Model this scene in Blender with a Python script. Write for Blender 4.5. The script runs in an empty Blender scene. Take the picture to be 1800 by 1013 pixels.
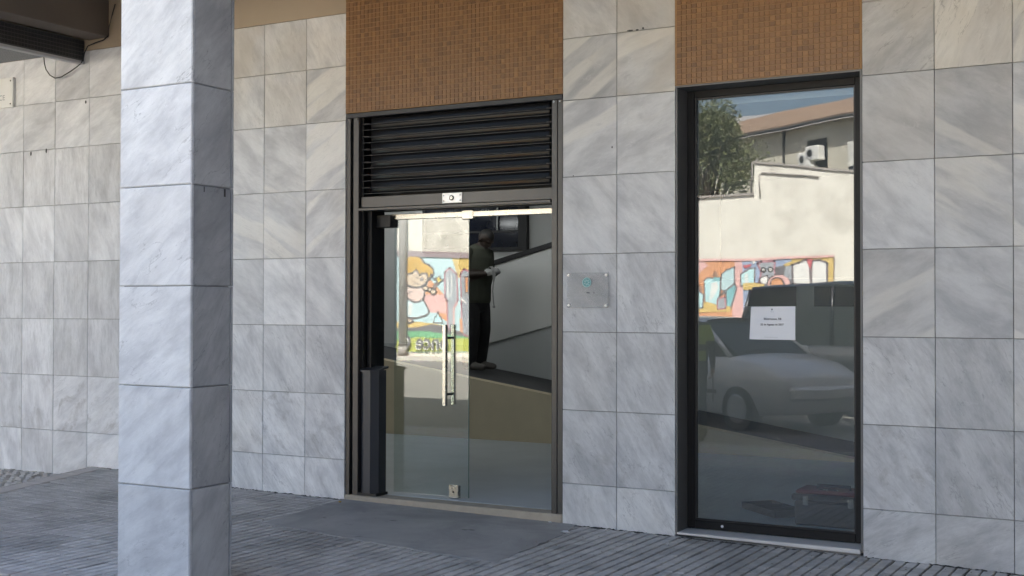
import bpy, bmesh, math, random
from mathutils import Vector, Matrix, Euler
R = math.radians
random.seed(7)
SC = bpy.context.scene
COL = SC.collection

# ------------------------------------------------------------------ camera
YAW, PITCH, ROLL = R(29.3831), R(0.9046), R(0.107)
CAM = Vector((0.0, -8.1003, 1.55))
cd = bpy.data.cameras.new('camera')
cam = bpy.data.objects.new('camera', cd); COL.objects.link(cam)
cd.sensor_width = 36.0; cd.lens = 2187.885 / 1800 * 36.0
cd.clip_start = 0.05; cd.clip_end = 2000
cam.matrix_world = Matrix.Translation(CAM) @ (Matrix.Rotation(YAW, 4, 'Z') @ Matrix.Rotation(math.pi/2 + PITCH, 4, 'X') @ Matrix.Rotation(ROLL, 4, 'Z'))
SC.camera = cam

# ------------------------------------------------------------------ sky and sun
SUN_EL, SUN_AZ = R(58), R(10)          # azimuth measured from +Y towards +X
w = bpy.data.worlds.new('World'); SC.world = w; w.use_nodes = True
nt = w.node_tree; nt.nodes.clear()
sky = nt.nodes.new('ShaderNodeTexSky'); sky.sky_type = 'NISHITA'; sky.sun_disc = False
sky.sun_elevation = SUN_EL; sky.sun_rotation = SUN_AZ
sky.air_density = 1.0; sky.dust_density = 4.0; sky.ozone_density = 0.3
bg = nt.nodes.new('ShaderNodeBackground'); bg.inputs['Strength'].default_value = 0.075
wo = nt.nodes.new('ShaderNodeOutputWorld')
nt.links.new(sky.outputs[0], bg.inputs[0]); nt.links.new(bg.outputs[0], wo.inputs[0])
sd = bpy.data.lights.new('sun', 'SUN'); sd.energy = 5.0; sd.angle = R(0.53); sd.color = (1.0, 0.945, 0.86)
sun = bpy.data.objects.new('sun', sd); COL.objects.link(sun)
sdir = Vector((math.sin(SUN_AZ)*math.cos(SUN_EL), math.cos(SUN_AZ)*math.cos(SUN_EL), math.sin(SUN_EL)))
sun.rotation_euler = sdir.to_track_quat('Z', 'Y').to_euler()
sun.location = (0, 20, 30)
vs = SC.view_settings
vs.view_transform = 'Standard'; vs.look = 'None'; vs.exposure = 2.84; vs.gamma = 1.0; vs.use_curve_mapping = False
SC.cycles.use_denoising = True
SC.cycles.max_bounces = 10; SC.cycles.diffuse_bounces = 5; SC.cycles.glossy_bounces = 5
SC.cycles.transparent_max_bounces = 16
SC.cycles.caustics_reflective = False; SC.cycles.caustics_refractive = False

# ------------------------------------------------------------------ node helpers
class NG:
    def __init__(s, name):
        s.m = bpy.data.materials.new(name); s.m.use_nodes = True
        s.t = s.m.node_tree; s.t.nodes.clear()
        s.out = s.t.nodes.new('ShaderNodeOutputMaterial')
    def n(s, typ, ins=None, **kw):
        nd = s.t.nodes.new(typ)
        for k, v in kw.items(): setattr(nd, k, v)
        if ins:
            for k, v in ins.items():
                if isinstance(v, bpy.types.NodeSocket): s.t.links.new(v, nd.inputs[k])
                else: nd.inputs[k].default_value = v
        return nd
    def math(s, op, a, b=0.0, c=0.0, clamp=False):
        return s.n('ShaderNodeMath', {0: a, 1: b, 2: c}, operation=op, use_clamp=clamp).outputs[0]
    def vmath(s, op, a, b=(0, 0, 0)):
        return s.n('ShaderNodeVectorMath', {0: a, 1: b}, operation=op).outputs[0]
    def mix(s, f, a, b, blend='MIX'):
        nd = s.n('ShaderNodeMix', data_type='RGBA', blend_type=blend)
        for i, v in ((0, f), (6, a), (7, b)):
            if isinstance(v, bpy.types.NodeSocket): s.t.links.new(v, nd.inputs[i])
            else: nd.inputs[i].default_value = v
        return nd.outputs[2]
    def noise(s, vec, scale, detail=4, rough=0.55, dist=0.0):
        return s.n('ShaderNodeTexNoise', {'Vector': vec, 'Scale': scale, 'Detail': detail, 'Roughness': rough, 'Distortion': dist}).outputs[0]
    def ramp(s, f, lo, hi):
        return s.n('ShaderNodeMapRange', {0: f, 1: lo, 2: hi, 3: 0.0, 4: 1.0}, interpolation_type='SMOOTHSTEP').outputs[0]
    def coord(s, which='Object'):
        return s.n('ShaderNodeTexCoord').outputs[which]
    def attr(s, name):
        return s.n('ShaderNodeAttribute', attribute_type='OBJECT', attribute_name=name)
    def rnd(s):
        return s.n('ShaderNodeObjectInfo').outputs['Random']
    def bump(s, h, strength=0.3, dist=0.01):
        return s.n('ShaderNodeBump', {'Height': h, 'Strength': strength, 'Distance': dist}).outputs[0]
    def bsdf(s, col, rough=0.5, normal=None, **kw):
        ins = {'Base Color': col, 'Roughness': rough}
        if normal is not None: ins['Normal'] = normal
        ins.update(kw)
        b = s.n('ShaderNodeBsdfPrincipled', ins)
        s.t.links.new(b.outputs[0], s.out.inputs[0])
        return s.m
def c4(r, g=None, b=None):
    if g is None: g = b = r
    return (r, g, b, 1.0)

def simple(name, col, rough=0.6, var=0.12, scale=6.0, bump=0.0, bscale=60.0, metallic=0.0, spec=0.5, coord='Object'):
    g = NG(name); v = g.coord(coord)
    n1 = g.noise(v, scale, 5, 0.6)
    lo = c4(*[x*(1-var) for x in col]); hi = c4(*[min(1, x*(1+var)) for x in col])
    cc = g.mix(n1, lo, hi)
    rr = g.math('ADD', rough, g.math('MULTIPLY', g.math('SUBTRACT', g.noise(v, scale*0.7, 3), 0.5), 0.12), clamp=True)
    nm = g.bump(g.noise(v, bscale, 4), bump, 0.004) if bump else None
    return g.bsdf(cc, rr, nm, **{'Metallic': metallic, 'Specular IOR Level': spec})

# ------------------------------------------------------------------ materials
def marble(name, light, dark, cream, pillar=False):
    g = NG(name)
    v = g.coord('Object')
    rv = g.math('MULTIPLY', g.rnd(), 57.0)
    off = g.n('ShaderNodeCombineXYZ', {0: rv, 1: g.math('MULTIPLY', rv, 1.7), 2: g.math('MULTIPLY', rv, 0.6)}).outputs[0]
    ang = g.math('MULTIPLY', g.attr('ang').outputs['Fac'], -1.0)
    rot = g.n('ShaderNodeVectorRotate', {'Vector': v, 'Axis': (0, 1, 0), 'Angle': ang}, rotation_type='AXIS_ANGLE').outputs[0]
    warp = g.vmath('SCALE', g.n('ShaderNodeTexNoise', {'Vector': rot, 'Scale': 3.0, 'Detail': 3.0}).outputs['Color'])
    warp.node.inputs['Scale'].default_value = 0.045
    p = g.vmath('ADD', g.vmath('ADD', rot, warp), off)
    st = g.vmath('MULTIPLY', p, (1.3, 3.0, 3.4))
    n1 = g.noise(st, 2.0, 9, 0.62, 0.25)                        # soft streaks
    n2 = g.noise(g.vmath('MULTIPLY', p, (4.5, 8, 22)), 1.8, 8, 0.72, 0.3)   # fine streaks
    nb = g.noise(g.vmath('MULTIPLY', p, (0.40, 1, 4.0)), 1.35, 5, 0.42, 0.1)
    nm_ = g.noise(p, 7.0, 5, 0.6)
    grain = g.noise(v, 130.0, 3, 0.7)
    base = g.mix(g.ramp(n1, 0.28, 0.78), c4(*light), c4(*dark))
    # broad cream bands
    bsel = g.attr('band').outputs['Fac']
    bm = g.math('MULTIPLY', g.ramp(nb, 0.52, 0.60), bsel, clamp=True)
    bm = g.math('MULTIPLY', bm, g.math('ADD', 0.7, g.math('MULTIPLY', n2, 0.6)), clamp=True)
    base = g.mix(bm, base, c4(*cream))
    # dark broken hairline veins
    vn = g.noise(g.vmath('MULTIPLY', p, (1.1, 3, 4.4)), 1.7, 5, 0.60, 0.15)
    ridge = g.math('ABSOLUTE', g.math('SUBTRACT', vn, 0.5))
    vein = g.math('SUBTRACT', 1.0, g.ramp(ridge, 0.0, 0.011), clamp=True)
    vein = g.math('MULTIPLY', vein, g.math('MULTIPLY', g.ramp(g.noise(p, 3.2, 5, 0.6), 0.46, 0.60), g.attr('vein').outputs['Fac']), clamp=True)
    base = g.mix(g.math('MULTIPLY', vein, 0.62), base, c4(*[x*0.5 for x in dark]))
    # white veinlets
    ridge2 = g.math('ABSOLUTE', g.math('SUBTRACT', g.noise(g.vmath('ADD', g.vmath('MULTIPLY', p, (3, 4, 6)), (9, 3, 1)), 1.3, 6, 0.6, 0.8), 0.5))
    v2 = g.math('MULTIPLY', g.math('SUBTRACT', 1.0, g.ramp(ridge2, 0.0, 0.014), clamp=True), g.ramp(nm_, 0.48, 0.3))
    base = g.mix(g.math('MULTIPLY', v2, 0.4), base, c4(*[min(1, x*1.25) for x in light]))
    # fine streak contrast and grain
    sc = g.attr('streak').outputs['Fac']
    f2 = g.math('MULTIPLY', g.math('SUBTRACT', n2, 0.5), sc)
    mul = g.math('ADD', 1.0, g.math('ADD', f2, g.math('MULTIPLY', g.math('SUBTRACT', grain, 0.5), 0.14)))
    fl = g.math('MULTIPLY', g.ramp(n2, 0.57, 0.68), g.math('MULTIPLY', sc, 1.0), clamp=True)
    base = g.mix(fl, base, c4(*[x*0.66 for x in dark]))
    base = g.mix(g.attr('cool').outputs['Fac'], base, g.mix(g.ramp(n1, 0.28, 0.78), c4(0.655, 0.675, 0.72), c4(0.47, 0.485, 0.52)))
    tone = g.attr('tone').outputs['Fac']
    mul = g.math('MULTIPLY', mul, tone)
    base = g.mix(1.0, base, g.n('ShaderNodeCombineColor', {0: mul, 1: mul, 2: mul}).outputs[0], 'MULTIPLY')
    # beige tint in patches, more on the top rows
    wm = g.math('MULTIPLY', g.attr('warm').outputs['Fac'], g.ramp(g.noise(p, 1.6, 3), 0.35, 0.65), clamp=True)
    base = g.mix(wm, base, c4(0.56, 0.50, 0.41))
    gm = g.math('MULTIPLY', g.ramp(g.noise(g.vmath('MULTIPLY', p, (1.6, 2, 2.4)), 2.4, 7, 0.68, 0.4), 0.50, 0.70), g.attr('grime').outputs['Fac'], clamp=True)
    gm = g.math('MULTIPLY', gm, g.math('ADD', 0.5, n2), clamp=True)
    base = g.mix(gm, base, c4(0.27, 0.255, 0.24))
    h = g.math('ADD', g.math('MULTIPLY', n2, 0.5), g.math('MULTIPLY', grain, 0.6))
    return g.bsdf(base, g.math('ADD', 0.5, g.math('MULTIPLY', n1, 0.2)), g.bump(h, 0.16, 0.003), **{'Specular IOR Level': 0.4})

M = {}
M['marble'] = marble('marble', (0.71, 0.705, 0.69), (0.42, 0.42, 0.425), (0.77, 0.75, 0.70))
M['marble_pillar'] = marble('marble_pillar', (0.74, 0.745, 0.74), (0.45, 0.455, 0.47), (0.76, 0.76, 0.75), True)
M['grout'] = simple('grout', (0.20, 0.19, 0.18), 0.9)
M['plaster_tan'] = simple('plaster_tan', (0.42, 0.335, 0.24), 0.85, 0.06, 3, 0.2, 90)
M['plaster_brown'] = simple('plaster_brown', (0.17, 0.14, 0.115), 0.85, 0.1, 3, 0.2, 90)
M['ceiling_white'] = simple('ceiling_white', (0.34, 0.31, 0.27), 0.9, 0.08, 2)
M['upper_wall'] = simple('upper_wall', (0.55, 0.5, 0.42), 0.85, 0.1, 1.2)
M['grey_render'] = simple('grey_render', (0.20, 0.21, 0.225), 0.9, 0.1, 1.2)
M['dark_tile'] = simple('dark_tile', (0.03, 0.03, 0.033), 0.3, 0.3, 20)
M['dark_grout'] = simple('dark_grout', (0.10, 0.10, 0.10), 0.8)
M['grey_tile'] = simple('grey_tile', (0.17, 0.18, 0.19), 0.35, 0.25, 20)
M['trim_grey'] = simple('trim_grey', (0.50, 0.50, 0.50), 0.6)

def mosaic_mat():
    g = NG('mosaic_brown')
    a = g.n('ShaderNodeAttribute', attribute_type='GEOMETRY', attribute_name='tone')
    f = a.outputs['Fac']
    col = g.mix(f, c4(0.150, 0.066, 0.018), c4(0.285, 0.135, 0.042))
    n = g.noise(g.coord('Object'), 160, 3)
    col = g.mix(g.math('MULTIPLY', n, 0.2), col, c4(0.32, 0.165, 0.07))
    n2 = g.noise(g.coord('Object'), 1.3, 3)
    col = g.mix(g.math('MULTIPLY', g.ramp(n2, 0.4, 0.75), 0.25), col, c4(0.13, 0.07, 0.035))
    return g.bsdf(col, 0.42, g.bump(n, 0.1, 0.002))
M['mosaic'] = mosaic_mat()
M['mosaic_grout'] = simple('mosaic_grout', (0.33, 0.19, 0.088), 0.9, 0.15, 5)
M['bronze'] = simple('bronze_aluminium', (0.088, 0.083, 0.079), 0.36, 0.12, 5, 0.0, 200, 0.55)
M['bronze_dark'] = simple('dark_anodised_aluminium', (0.045, 0.045, 0.047), 0.55, 0.15, 5, 0.0, 60, 0.0)
M['black'] = simple('black_paint', (0.010, 0.010, 0.011), 0.45, 0.2, 8)
M['window_black'] = simple('window_black_frame', (0.008, 0.008, 0.009), 0.5, 0.2, 8, 0, 60, 0, 0.25)
M['reveal_grey'] = simple('reveal_grey_metal', (0.13, 0.13, 0.128), 0.45, 0.15, 4)
M['slat_plate'] = simple('smoked_polycarbonate', (0.012, 0.012, 0.013), 0.08, 0.2, 8, 0.03, 14, 0.0, 0.09)
M['steel'] = simple('brushed_steel', (0.46, 0.445, 0.41), 0.26, 0.06, 30, 0.0, 300, 1.0)
M['steel_plate'] = simple('bright_steel_plate', (0.82, 0.80, 0.77), 0.42, 0.05, 30, 0.0, 300, 0.5)
M['sill_stone'] = simple('sill_limestone', (0.40, 0.35, 0.28), 0.8, 0.25, 9, 0.4, 50)
M['sill_white'] = simple('sill_white_marble', (0.62, 0.60, 0.58), 0.45, 0.14, 5, 0.1, 60)
M['floor_in'] = simple('interior_stone_floor', (0.46, 0.51, 0.55), 0.30, 0.18, 2.2)
M['wall_in'] = simple('interior_white_paint', (0.70, 0.70, 0.68), 0.8, 0.04, 2)
M['wall_grey'] = simple('interior_grey_paint', (0.50, 0.52, 0.52), 0.8, 0.05, 2)
M['ochre'] = simple('ochre_render', (0.62, 0.53, 0.37), 0.85, 0.12, 3, 0.2, 60)
M['ramp_floor'] = simple('dark_rubber_floor', (0.06, 0.06, 0.062), 0.7, 0.2, 10)
M['dark_blue_glass'] = simple('dark_blue_glass', (0.008, 0.011, 0.024), 0.12, 0.3, 3)
M['pedestal'] = simple('graphite_powder_coat', (0.045, 0.047, 0.054), 0.38, 0.12, 8)
M['paper'] = simple('white_paper', (0.80, 0.81, 0.84), 0.8, 0.02, 4)
M['ink'] = simple('ink', (0.05, 0.05, 0.06), 0.8)
M['ink_grey'] = simple('ink_grey', (0.28, 0.28, 0.30), 0.8)
M['screw'] = simple('screw_dark', (0.04, 0.04, 0.04), 0.5)
M['cable'] = simple('cable_black', (0.02, 0.02, 0.022), 0.5)
M['teal'] = simple('teal_enamel', (0.10, 0.30, 0.31), 0.3, 0.5, 60)
M['teal_pale'] = simple('teal_pale', (0.33, 0.52, 0.53), 0.3, 0.2, 60)
M['white_marble_sign'] = simple('white_marble_sign', (0.78, 0.78, 0.76), 0.5, 0.08, 5, 0.05)
M['engraved'] = simple('engraved_grey', (0.40, 0.40, 0.40), 0.8)
M['concrete_patch'] = None
M['toolbox_black'] = simple('toolbox_black_plastic', (0.028, 0.028, 0.032), 0.45, 0.2, 12)
M['toolbox_red'] = simple('toolbox_red_plastic', (0.22, 0.05, 0.05), 0.5, 0.2, 12)
M['litter'] = simple('litter_white', (0.75, 0.75, 0.75), 0.8)
M['grit_mix'] = simple('grit_mix', (0.20, 0.17, 0.13), 0.9, 0.8, 3)
M['leaf_yellow'] = simple('dry_leaf', (0.50, 0.32, 0.08), 0.7)

def glass(name, ior=1.52, tint=(0.93, 0.96, 0.95), haze_veil=0.0, rough=0.0, wav=0.0):
    g = NG(name)
    fr = g.n('ShaderNodeFresnel', {'IOR': ior}).outputs[0]
    # same value seen from either side of the pane
    geo = g.n('ShaderNodeNewGeometry')
    lw = g.n('ShaderNodeLayerWeight', {'Blend': 0.5}).outputs['Facing']
    f0 = ((ior-1)/(ior+1))**2
    f5 = g.math('POWER', lw, 5.0)
    f = g.math('ADD', f0, g.math('MULTIPLY', f5, 1-f0), clamp=True)
    g.t.nodes.remove(fr.node)
    tr = g.n('ShaderNodeBsdfTransparent', {0: c4(*tint)}).outputs[0]
    gl_in = {'Color': c4(0.98), 'Roughness': rough}
    if wav:
        gl_in['Normal'] = g.bump(g.noise(g.coord('Object'), 1.6, 2, 0.4), wav, 0.02)
    gl = g.n('ShaderNodeBsdfGlossy', gl_in).outputs[0]
    sh = g.n('ShaderNodeMixShader', {0: f, 1: tr, 2: gl}).outputs[0]
    if haze_veil:  # pale diffuse veil painting haze over the reflections
        df = g.n('ShaderNodeBsdfDiffuse', {0: c4(0.5, 0.5, 0.48)}).outputs[0]
        n = g.math('MULTIPLY', g.noise(g.coord('Object'), 3.0, 6, 0.65), haze_veil)
        sh = g.n('ShaderNodeMixShader', {0: n, 1: sh, 2: df}).outputs[0]
    g.t.links.new(sh, g.out.inputs[0])
    return g.m
M['door_glass'] = glass('door_glass', 1.78, (0.90, 0.94, 0.93), 0.012, 0.0)
M['window_glass'] = glass('window_glass', 1.80, (0.82, 0.86, 0.87), 0.10, 0.0, 0.03)
M['glass_edge'] = simple('glass_edge_green', (0.10, 0.17, 0.15), 0.15)
def acrylic():
    g = NG('frosted_acrylic')
    tr = g.n('ShaderNodeBsdfTransparent', {0: c4(0.96)}).outputs[0]
    df = g.n('ShaderNodeBsdfDiffuse', {0: c4(0.80, 0.79, 0.77)}).outputs[0]
    gl = g.n('ShaderNodeBsdfGlossy', {'Color': c4(1), 'Roughness': 0.03}).outputs[0]
    s1 = g.n('ShaderNodeMixShader', {0: 0.24, 1: tr, 2: df}).outputs[0]
    s2 = g.n('ShaderNodeMixShader', {0: 0.05, 1: s1, 2: gl}).outputs[0]
    g.t.links.new(s2, g.out.inputs[0]); return g.m
M['acrylic'] = acrylic()

def brick_mat():
    g = NG('paving_stone')
    v = g.n('ShaderNodeNewGeometry').outputs['Position']
    n0 = g.noise(v, 0.9, 4, 0.6); n1 = g.noise(v, 7.0, 5, 0.65); n2 = g.noise(v, 120.0, 3, 0.7)
    col = g.mix(g.ramp(n1, 0.3, 0.7), c4(0.40, 0.383, 0.365), c4(0.53, 0.51, 0.488))
    col = g.mix(g.math('MULTIPLY', g.ramp(n0, 0.46, 0.66), 0.75), col, c4(0.235, 0.228, 0.218))
    a = g.n('ShaderNodeAttribute', attribute_type='GEOMETRY', attribute_name='tone').outputs['Fac']
    m = g.math('ADD', 0.82, g.math('ADD', g.math('MULTIPLY', a, 0.3), g.math('MULTIPLY', n2, 0.14)))
    col = g.mix(1.0, col, g.n('ShaderNodeCombineColor', {0: m, 1: m, 2: m}).outputs[0], 'MULTIPLY')
    sp = g.ramp(g.noise(v, 23.0, 2), 0.70, 0.74)
    col = g.mix(g.math('MULTIPLY', sp, 0.5), col, c4(0.07, 0.068, 0.065))
    return g.bsdf(col, 0.62, g.bump(g.math('ADD', n1, n2), 0.35, 0.004))
M['brick'] = brick_mat()
M['joint'] = simple('joint_dirt', (0.045, 0.043, 0.040), 0.95, 0.4, 15)
def patch_mat():
    g = NG('cement_patch')
    v = g.coord('Object')
    n0 = g.noise(v, 1.6, 5, 0.65, 0.6); n1 = g.noise(v, 10.0, 5, 0.65); n2 = g.noise(v, 150.0, 3, 0.7)
    col = g.mix(g.ramp(n0, 0.3, 0.72), c4(0.27, 0.266, 0.26), c4(0.44, 0.43, 0.415))
    col = g.mix(g.math('MULTIPLY', n1, 0.4), col, c4(0.25, 0.247, 0.243))
    sp = g.ramp(g.noise(v, 6.0, 3), 0.66, 0.76)
    col = g.mix(g.math('MULTIPLY', sp, 0.6), col, c4(0.07, 0.07, 0.07))
    return g.bsdf(col, 0.75, g.bump(g.math('ADD', n1, g.math('MULTIPLY', n2, 0.5)), 0.5, 0.006))
M['concrete_patch'] = patch_mat()
M['kerb'] = simple('kerb_stone', (0.36, 0.33, 0.31), 0.8, 0.25, 5, 0.4, 60)
M['border'] = simple('border_stone', (0.52, 0.48, 0.45), 0.8, 0.2, 6, 0.4, 60)
M['cobble'] = simple('limestone_cobble', (0.55, 0.51, 0.47), 0.8, 0.3, 9, 0.4, 60)
M['asphalt'] = simple('asphalt', (0.20, 0.192, 0.18), 0.85, 0.25, 0.8, 0.4, 40)
M['ground'] = simple('ground_soil', (0.20, 0.18, 0.14), 0.95, 0.2, 0.3)
def cobble_mat():
    g = NG('white_calcada')
    v = g.n('ShaderNodeNewGeometry').outputs['Position']
    vo = g.n('ShaderNodeTexVoronoi', {'Vector': v, 'Scale': 9.0}, feature='DISTANCE_TO_EDGE').outputs[0]
    vc = g.n('ShaderNodeTexVoronoi', {'Vector': v, 'Scale': 9.0}).outputs['Color']
    col = g.mix(g.ramp(vo, 0.01, 0.06), c4(0.10, 0.09, 0.08), g.mix(0.35, c4(0.56, 0.53, 0.48), vc, 'SOFT_LIGHT'))
    return g.bsdf(col, 0.8, g.bump(g.ramp(vo, 0.0, 0.1), 0.6, 0.02))
M['calcada'] = cobble_mat()
def stained_wall():
    g = NG('stained_white_render')
    v = g.n('ShaderNodeNewGeometry').outputs['Position']
    n0 = g.noise(v, 0.75, 10, 0.74, 0.0); n1 = g.noise(g.vmath('MULTIPLY', v, (2.2, 1, 0.35)), 1.2, 6, 0.7); n2 = g.noise(v, 9.0, 5)
    col = g.mix(g.math('MULTIPLY', g.ramp(n0, 0.45, 0.70), 0.62), c4(0.84, 0.815, 0.74), c4(0.43, 0.40, 0.35))
    col = g.mix(g.math('MULTIPLY', g.ramp(n1, 0.5, 0.8), 0.5), col, c4(0.36, 0.33, 0.28))
    col = g.mix(g.math('MULTIPLY', n2, 0.15), col, c4(0.5, 0.47, 0.4))
    return g.bsdf(col, 0.9, g.bump(n2, 0.3, 0.01))
M['wall_render'] = stained_wall()
for nm, cc in dict(m_sky=(0.50, 0.68, 0.72), m_purple=(0.34, 0.27, 0.29), m_yellow=(0.66, 0.49, 0.18), m_orange=(0.68, 0.33, 0.17), m_pink=(0.74, 0.46, 0.44),
                   m_grey=(0.36, 0.39, 0.43), m_maroon=(0.42, 0.20, 0.24), m_white=(0.80, 0.80, 0.78), m_dark=(0.16, 0.15, 0.16), m_green=(0.16, 0.42, 0.22), m_lime=(0.46, 0.50, 0.12),
                   m_ochre=(0.62, 0.38, 0.07), m_skin=(0.66, 0.53, 0.41), m_blouse=(0.74, 0.58, 0.53), m_skirt=(0.56, 0.73, 0.78), m_brown=(0.33, 0.2, 0.14), m_teal=(0.22, 0.48, 0.52),
                   m_cyan=(0.50, 0.76, 0.80), m_red=(0.60, 0.14, 0.16), m_blue=(0.34, 0.42, 0.58), m_star=(0.66, 0.52, 0.10), m_line=(0.22, 0.19, 0.20)).items():
    M[nm] = simple(nm, cc, 0.85, 0.12, 3, 0.0, coord='Object')

# ------------------------------------------------------------------ mesh helpers
class MB:
    def __init__(s): s.v = []; s.f = []; s.mi = []; s.tone = []
    def add(s, vs, fs, mi=0, tone=0.5):
        o = len(s.v); s.v += [tuple(x) for x in vs]
        for f in fs: s.f.append(tuple(i+o for i in f)); s.mi.append(mi); s.tone.append(tone)
        return s
    def box(s, x0, x1, y0, y1, z0, z1, mi=0, tone=0.5):
        v = [(x0,y0,z0),(x1,y0,z0),(x1,y1,z0),(x0,y1,z0),(x0,y0,z1),(x1,y0,z1),(x1,y1,z1),(x0,y1,z1)]
        return s.add(v, [(0,3,2,1),(4,5,6,7),(0,1,5,4),(1,2,6,5),(2,3,7,6),(3,0,4,7)], mi, tone)
    def cbox(s, x0, x1, y0, y1, z0, z1, c=0.004, mi=0, tone=0.5):
        """box with all edges chamfered"""
        bm = bmesh.new(); bmesh.ops.create_cube(bm, size=1.0)
        bmesh.ops.scale(bm, vec=(x1-x0, y1-y0, z1-z0), verts=bm.verts)
        bmesh.ops.translate(bm, vec=((x0+x1)/2, (y0+y1)/2, (z0+z1)/2), verts=bm.verts)
        bmesh.ops.bevel(bm, geom=bm.edges[:], offset=c, segments=1, affect='EDGES')
        bm.verts.index_update()
        s.add([v.co[:] for v in bm.verts], [tuple(v.index for v in f.verts) for f in bm.faces], mi, tone); bm.free(); return s
    def prism(s, pts, y0, y1, mi=0, axis='y'):
        """extrude a polygon given in (a,b); axis y: (x,z), axis x: (y,z), axis z: (x,y)"""
        n = len(pts)
        def P(a, b, t): return (a, t, b) if axis == 'y' else ((t, a, b) if axis == 'x' else (a, b, t))
        vs = [P(a, b, y0) for a, b in pts] + [P(a, b, y1) for a, b in pts]
        fs = [tuple(range(n)), tuple(range(2*n-1, n-1, -1))] + [(i, n+i, n+(i+1) % n, (i+1) % n) for i in range(n)]
        return s.add(vs, fs, mi)
    def tube(s, pts, r, seg=8, mi=0, cap=True, rad=None):
        rings = []
        pts = [Vector(p) for p in pts]
        for i, p in enumerate(pts):
            d = (pts[min(i+1, len(pts)-1)] - pts[max(i-1, 0)]).normalized()
            up = Vector((0, 0, 1)) if abs(d.z) < 0.95 else Vector((1, 0, 0))
            a = d.cross(up).normalized(); b = d.cross(a)
            rr = rad[i] if rad else r
            rings.append([p + (a*math.cos(t) + b*math.sin(t))*rr for t in [2*math.pi*k/seg for k in range(seg)]])
        vs = [q for rg in rings for q in rg]; fs = []
        for i in range(len(rings)-1):
            for k in range(seg):
                fs.append((i*seg+k, i*seg+(k+1) % seg, (i+1)*seg+(k+1) % seg, (i+1)*seg+k))
        if cap: fs += [tuple(range(seg-1, -1, -1)), tuple(range((len(rings)-1)*seg, len(rings)*seg))]
        return s.add(vs, fs, mi)
    def disc(s, c, nrm, r0, r1, h, seg=20, mi=0):
        """a short turned disc from c along nrm"""
        c = Vector(c); n = Vector(nrm).normalized()
        return s.tube([c, c+n*h], r0, seg, mi, True, [r0, r1])
    def mesh(s, name, mats, smooth=False, tone=False):
        me = bpy.data.meshes.new(name); me.from_pydata(s.v, [], s.f)
        for m in (mats if isinstance(mats, (list, tuple)) else [mats]): me.materials.append(M[m] if isinstance(m, str) else m)
        me.polygons.foreach_set('material_index', s.mi)
        if tone:
            at = me.attributes.new('tone', 'FLOAT', 'FACE'); at.data.foreach_set('value', s.tone)
        if smooth: me.polygons.foreach_set('use_smooth', [True]*len(me.polygons))
        bm = bmesh.new(); bm.from_mesh(me); bmesh.ops.recalc_face_normals(bm, faces=bm.faces); bm.to_mesh(me); bm.free()
        me.update(); return me
def link(name, me, parent=None, loc=None, rot=None):
    o = bpy.data.objects.new(name, me); COL.objects.link(o)
    if parent is not None:
        o.parent = parent
        # parents are unrotated unless stated; keep coordinates world-like by cancelling the parent's placement
        o.matrix_parent_inverse = WM(parent).inverted()
    if loc is not None: o.location = loc
    if rot is not None: o.rotation_euler = rot
    return o
def WM(o):
    m = Matrix.LocRotScale(o.location, o.rotation_euler, o.scale)
    return (WM(o.parent) @ o.matrix_parent_inverse @ m) if o.parent else m
def tag(o, label, cat, group=None):
    o['label'] = label; o['category'] = cat
    if group: o['group'] = group
    return o
def empty(name, loc=(0, 0, 0)):
    o = bpy.data.objects.new(name, None); COL.objects.link(o); o.location = loc; o.empty_display_size = 0.2; return o
def struct(o): o['kind'] = 'structure'; return o
def stuff(o): o['kind'] = 'stuff'; return o
def text_mesh(txt, size, extr, mat, align='CENTER', bold=0.0):
    cu = bpy.data.curves.new('t', 'FONT'); cu.body = txt; cu.size = size; cu.extrude = extr; cu.align_x = align; cu.offset = bold; cu.resolution_u = 3
    o = bpy.data.objects.new('t', cu); COL.objects.link(o)
    me = bpy.data.meshes.new_from_object(o.evaluated_get(bpy.context.evaluated_depsgraph_get()))
    bpy.data.objects.remove(o); me.materials.clear(); me.materials.append(M[mat]); return me
def gz(x):                                   # height of the gently falling arcade pavement
    return max(-0.075, min(0.06, -0.0112*(x+6.1)))

# ================================================================== GROUND
b = MB(); b.box(-400, 400, -500, 300, -0.9, -0.62); struct(link('ground', b.mesh('ground', 'ground')))
b = MB(); b.box(-120, 90, -23.2, -5.42, -0.6, -0.10); struct(link('road', b.mesh('road', 'asphalt')))
b = MB(); b.box(-120, 90, -26.0, -23.2, -0.6, -0.07); struct(link('far_pavement', b.mesh('far_pavement', 'calcada')))
b = MB(); b.box(-120, 90, -5.28, -3.24, -0.6, -0.04); struct(link('street_pavement', b.mesh('street_pavement', 'calcada')))
b = MB()
for i in range(-40, 30):
    b.cbox(i*1.0, i*1.0+0.99, -5.42, -5.285, -0.5, -0.03, 0.012)
struct(link('road_kerb', b.mesh('road_kerb', 'kerb')))
EDGE0, EDGE1 = (-9.29, 0.40), (-8.78, -1.25)            # left edge of the raised arcade floor
def edge_x(y): return EDGE0[0] + (EDGE1[0]-EDGE0[0])*(y-EDGE0[1])/(EDGE1[1]-EDGE0[1])
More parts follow.
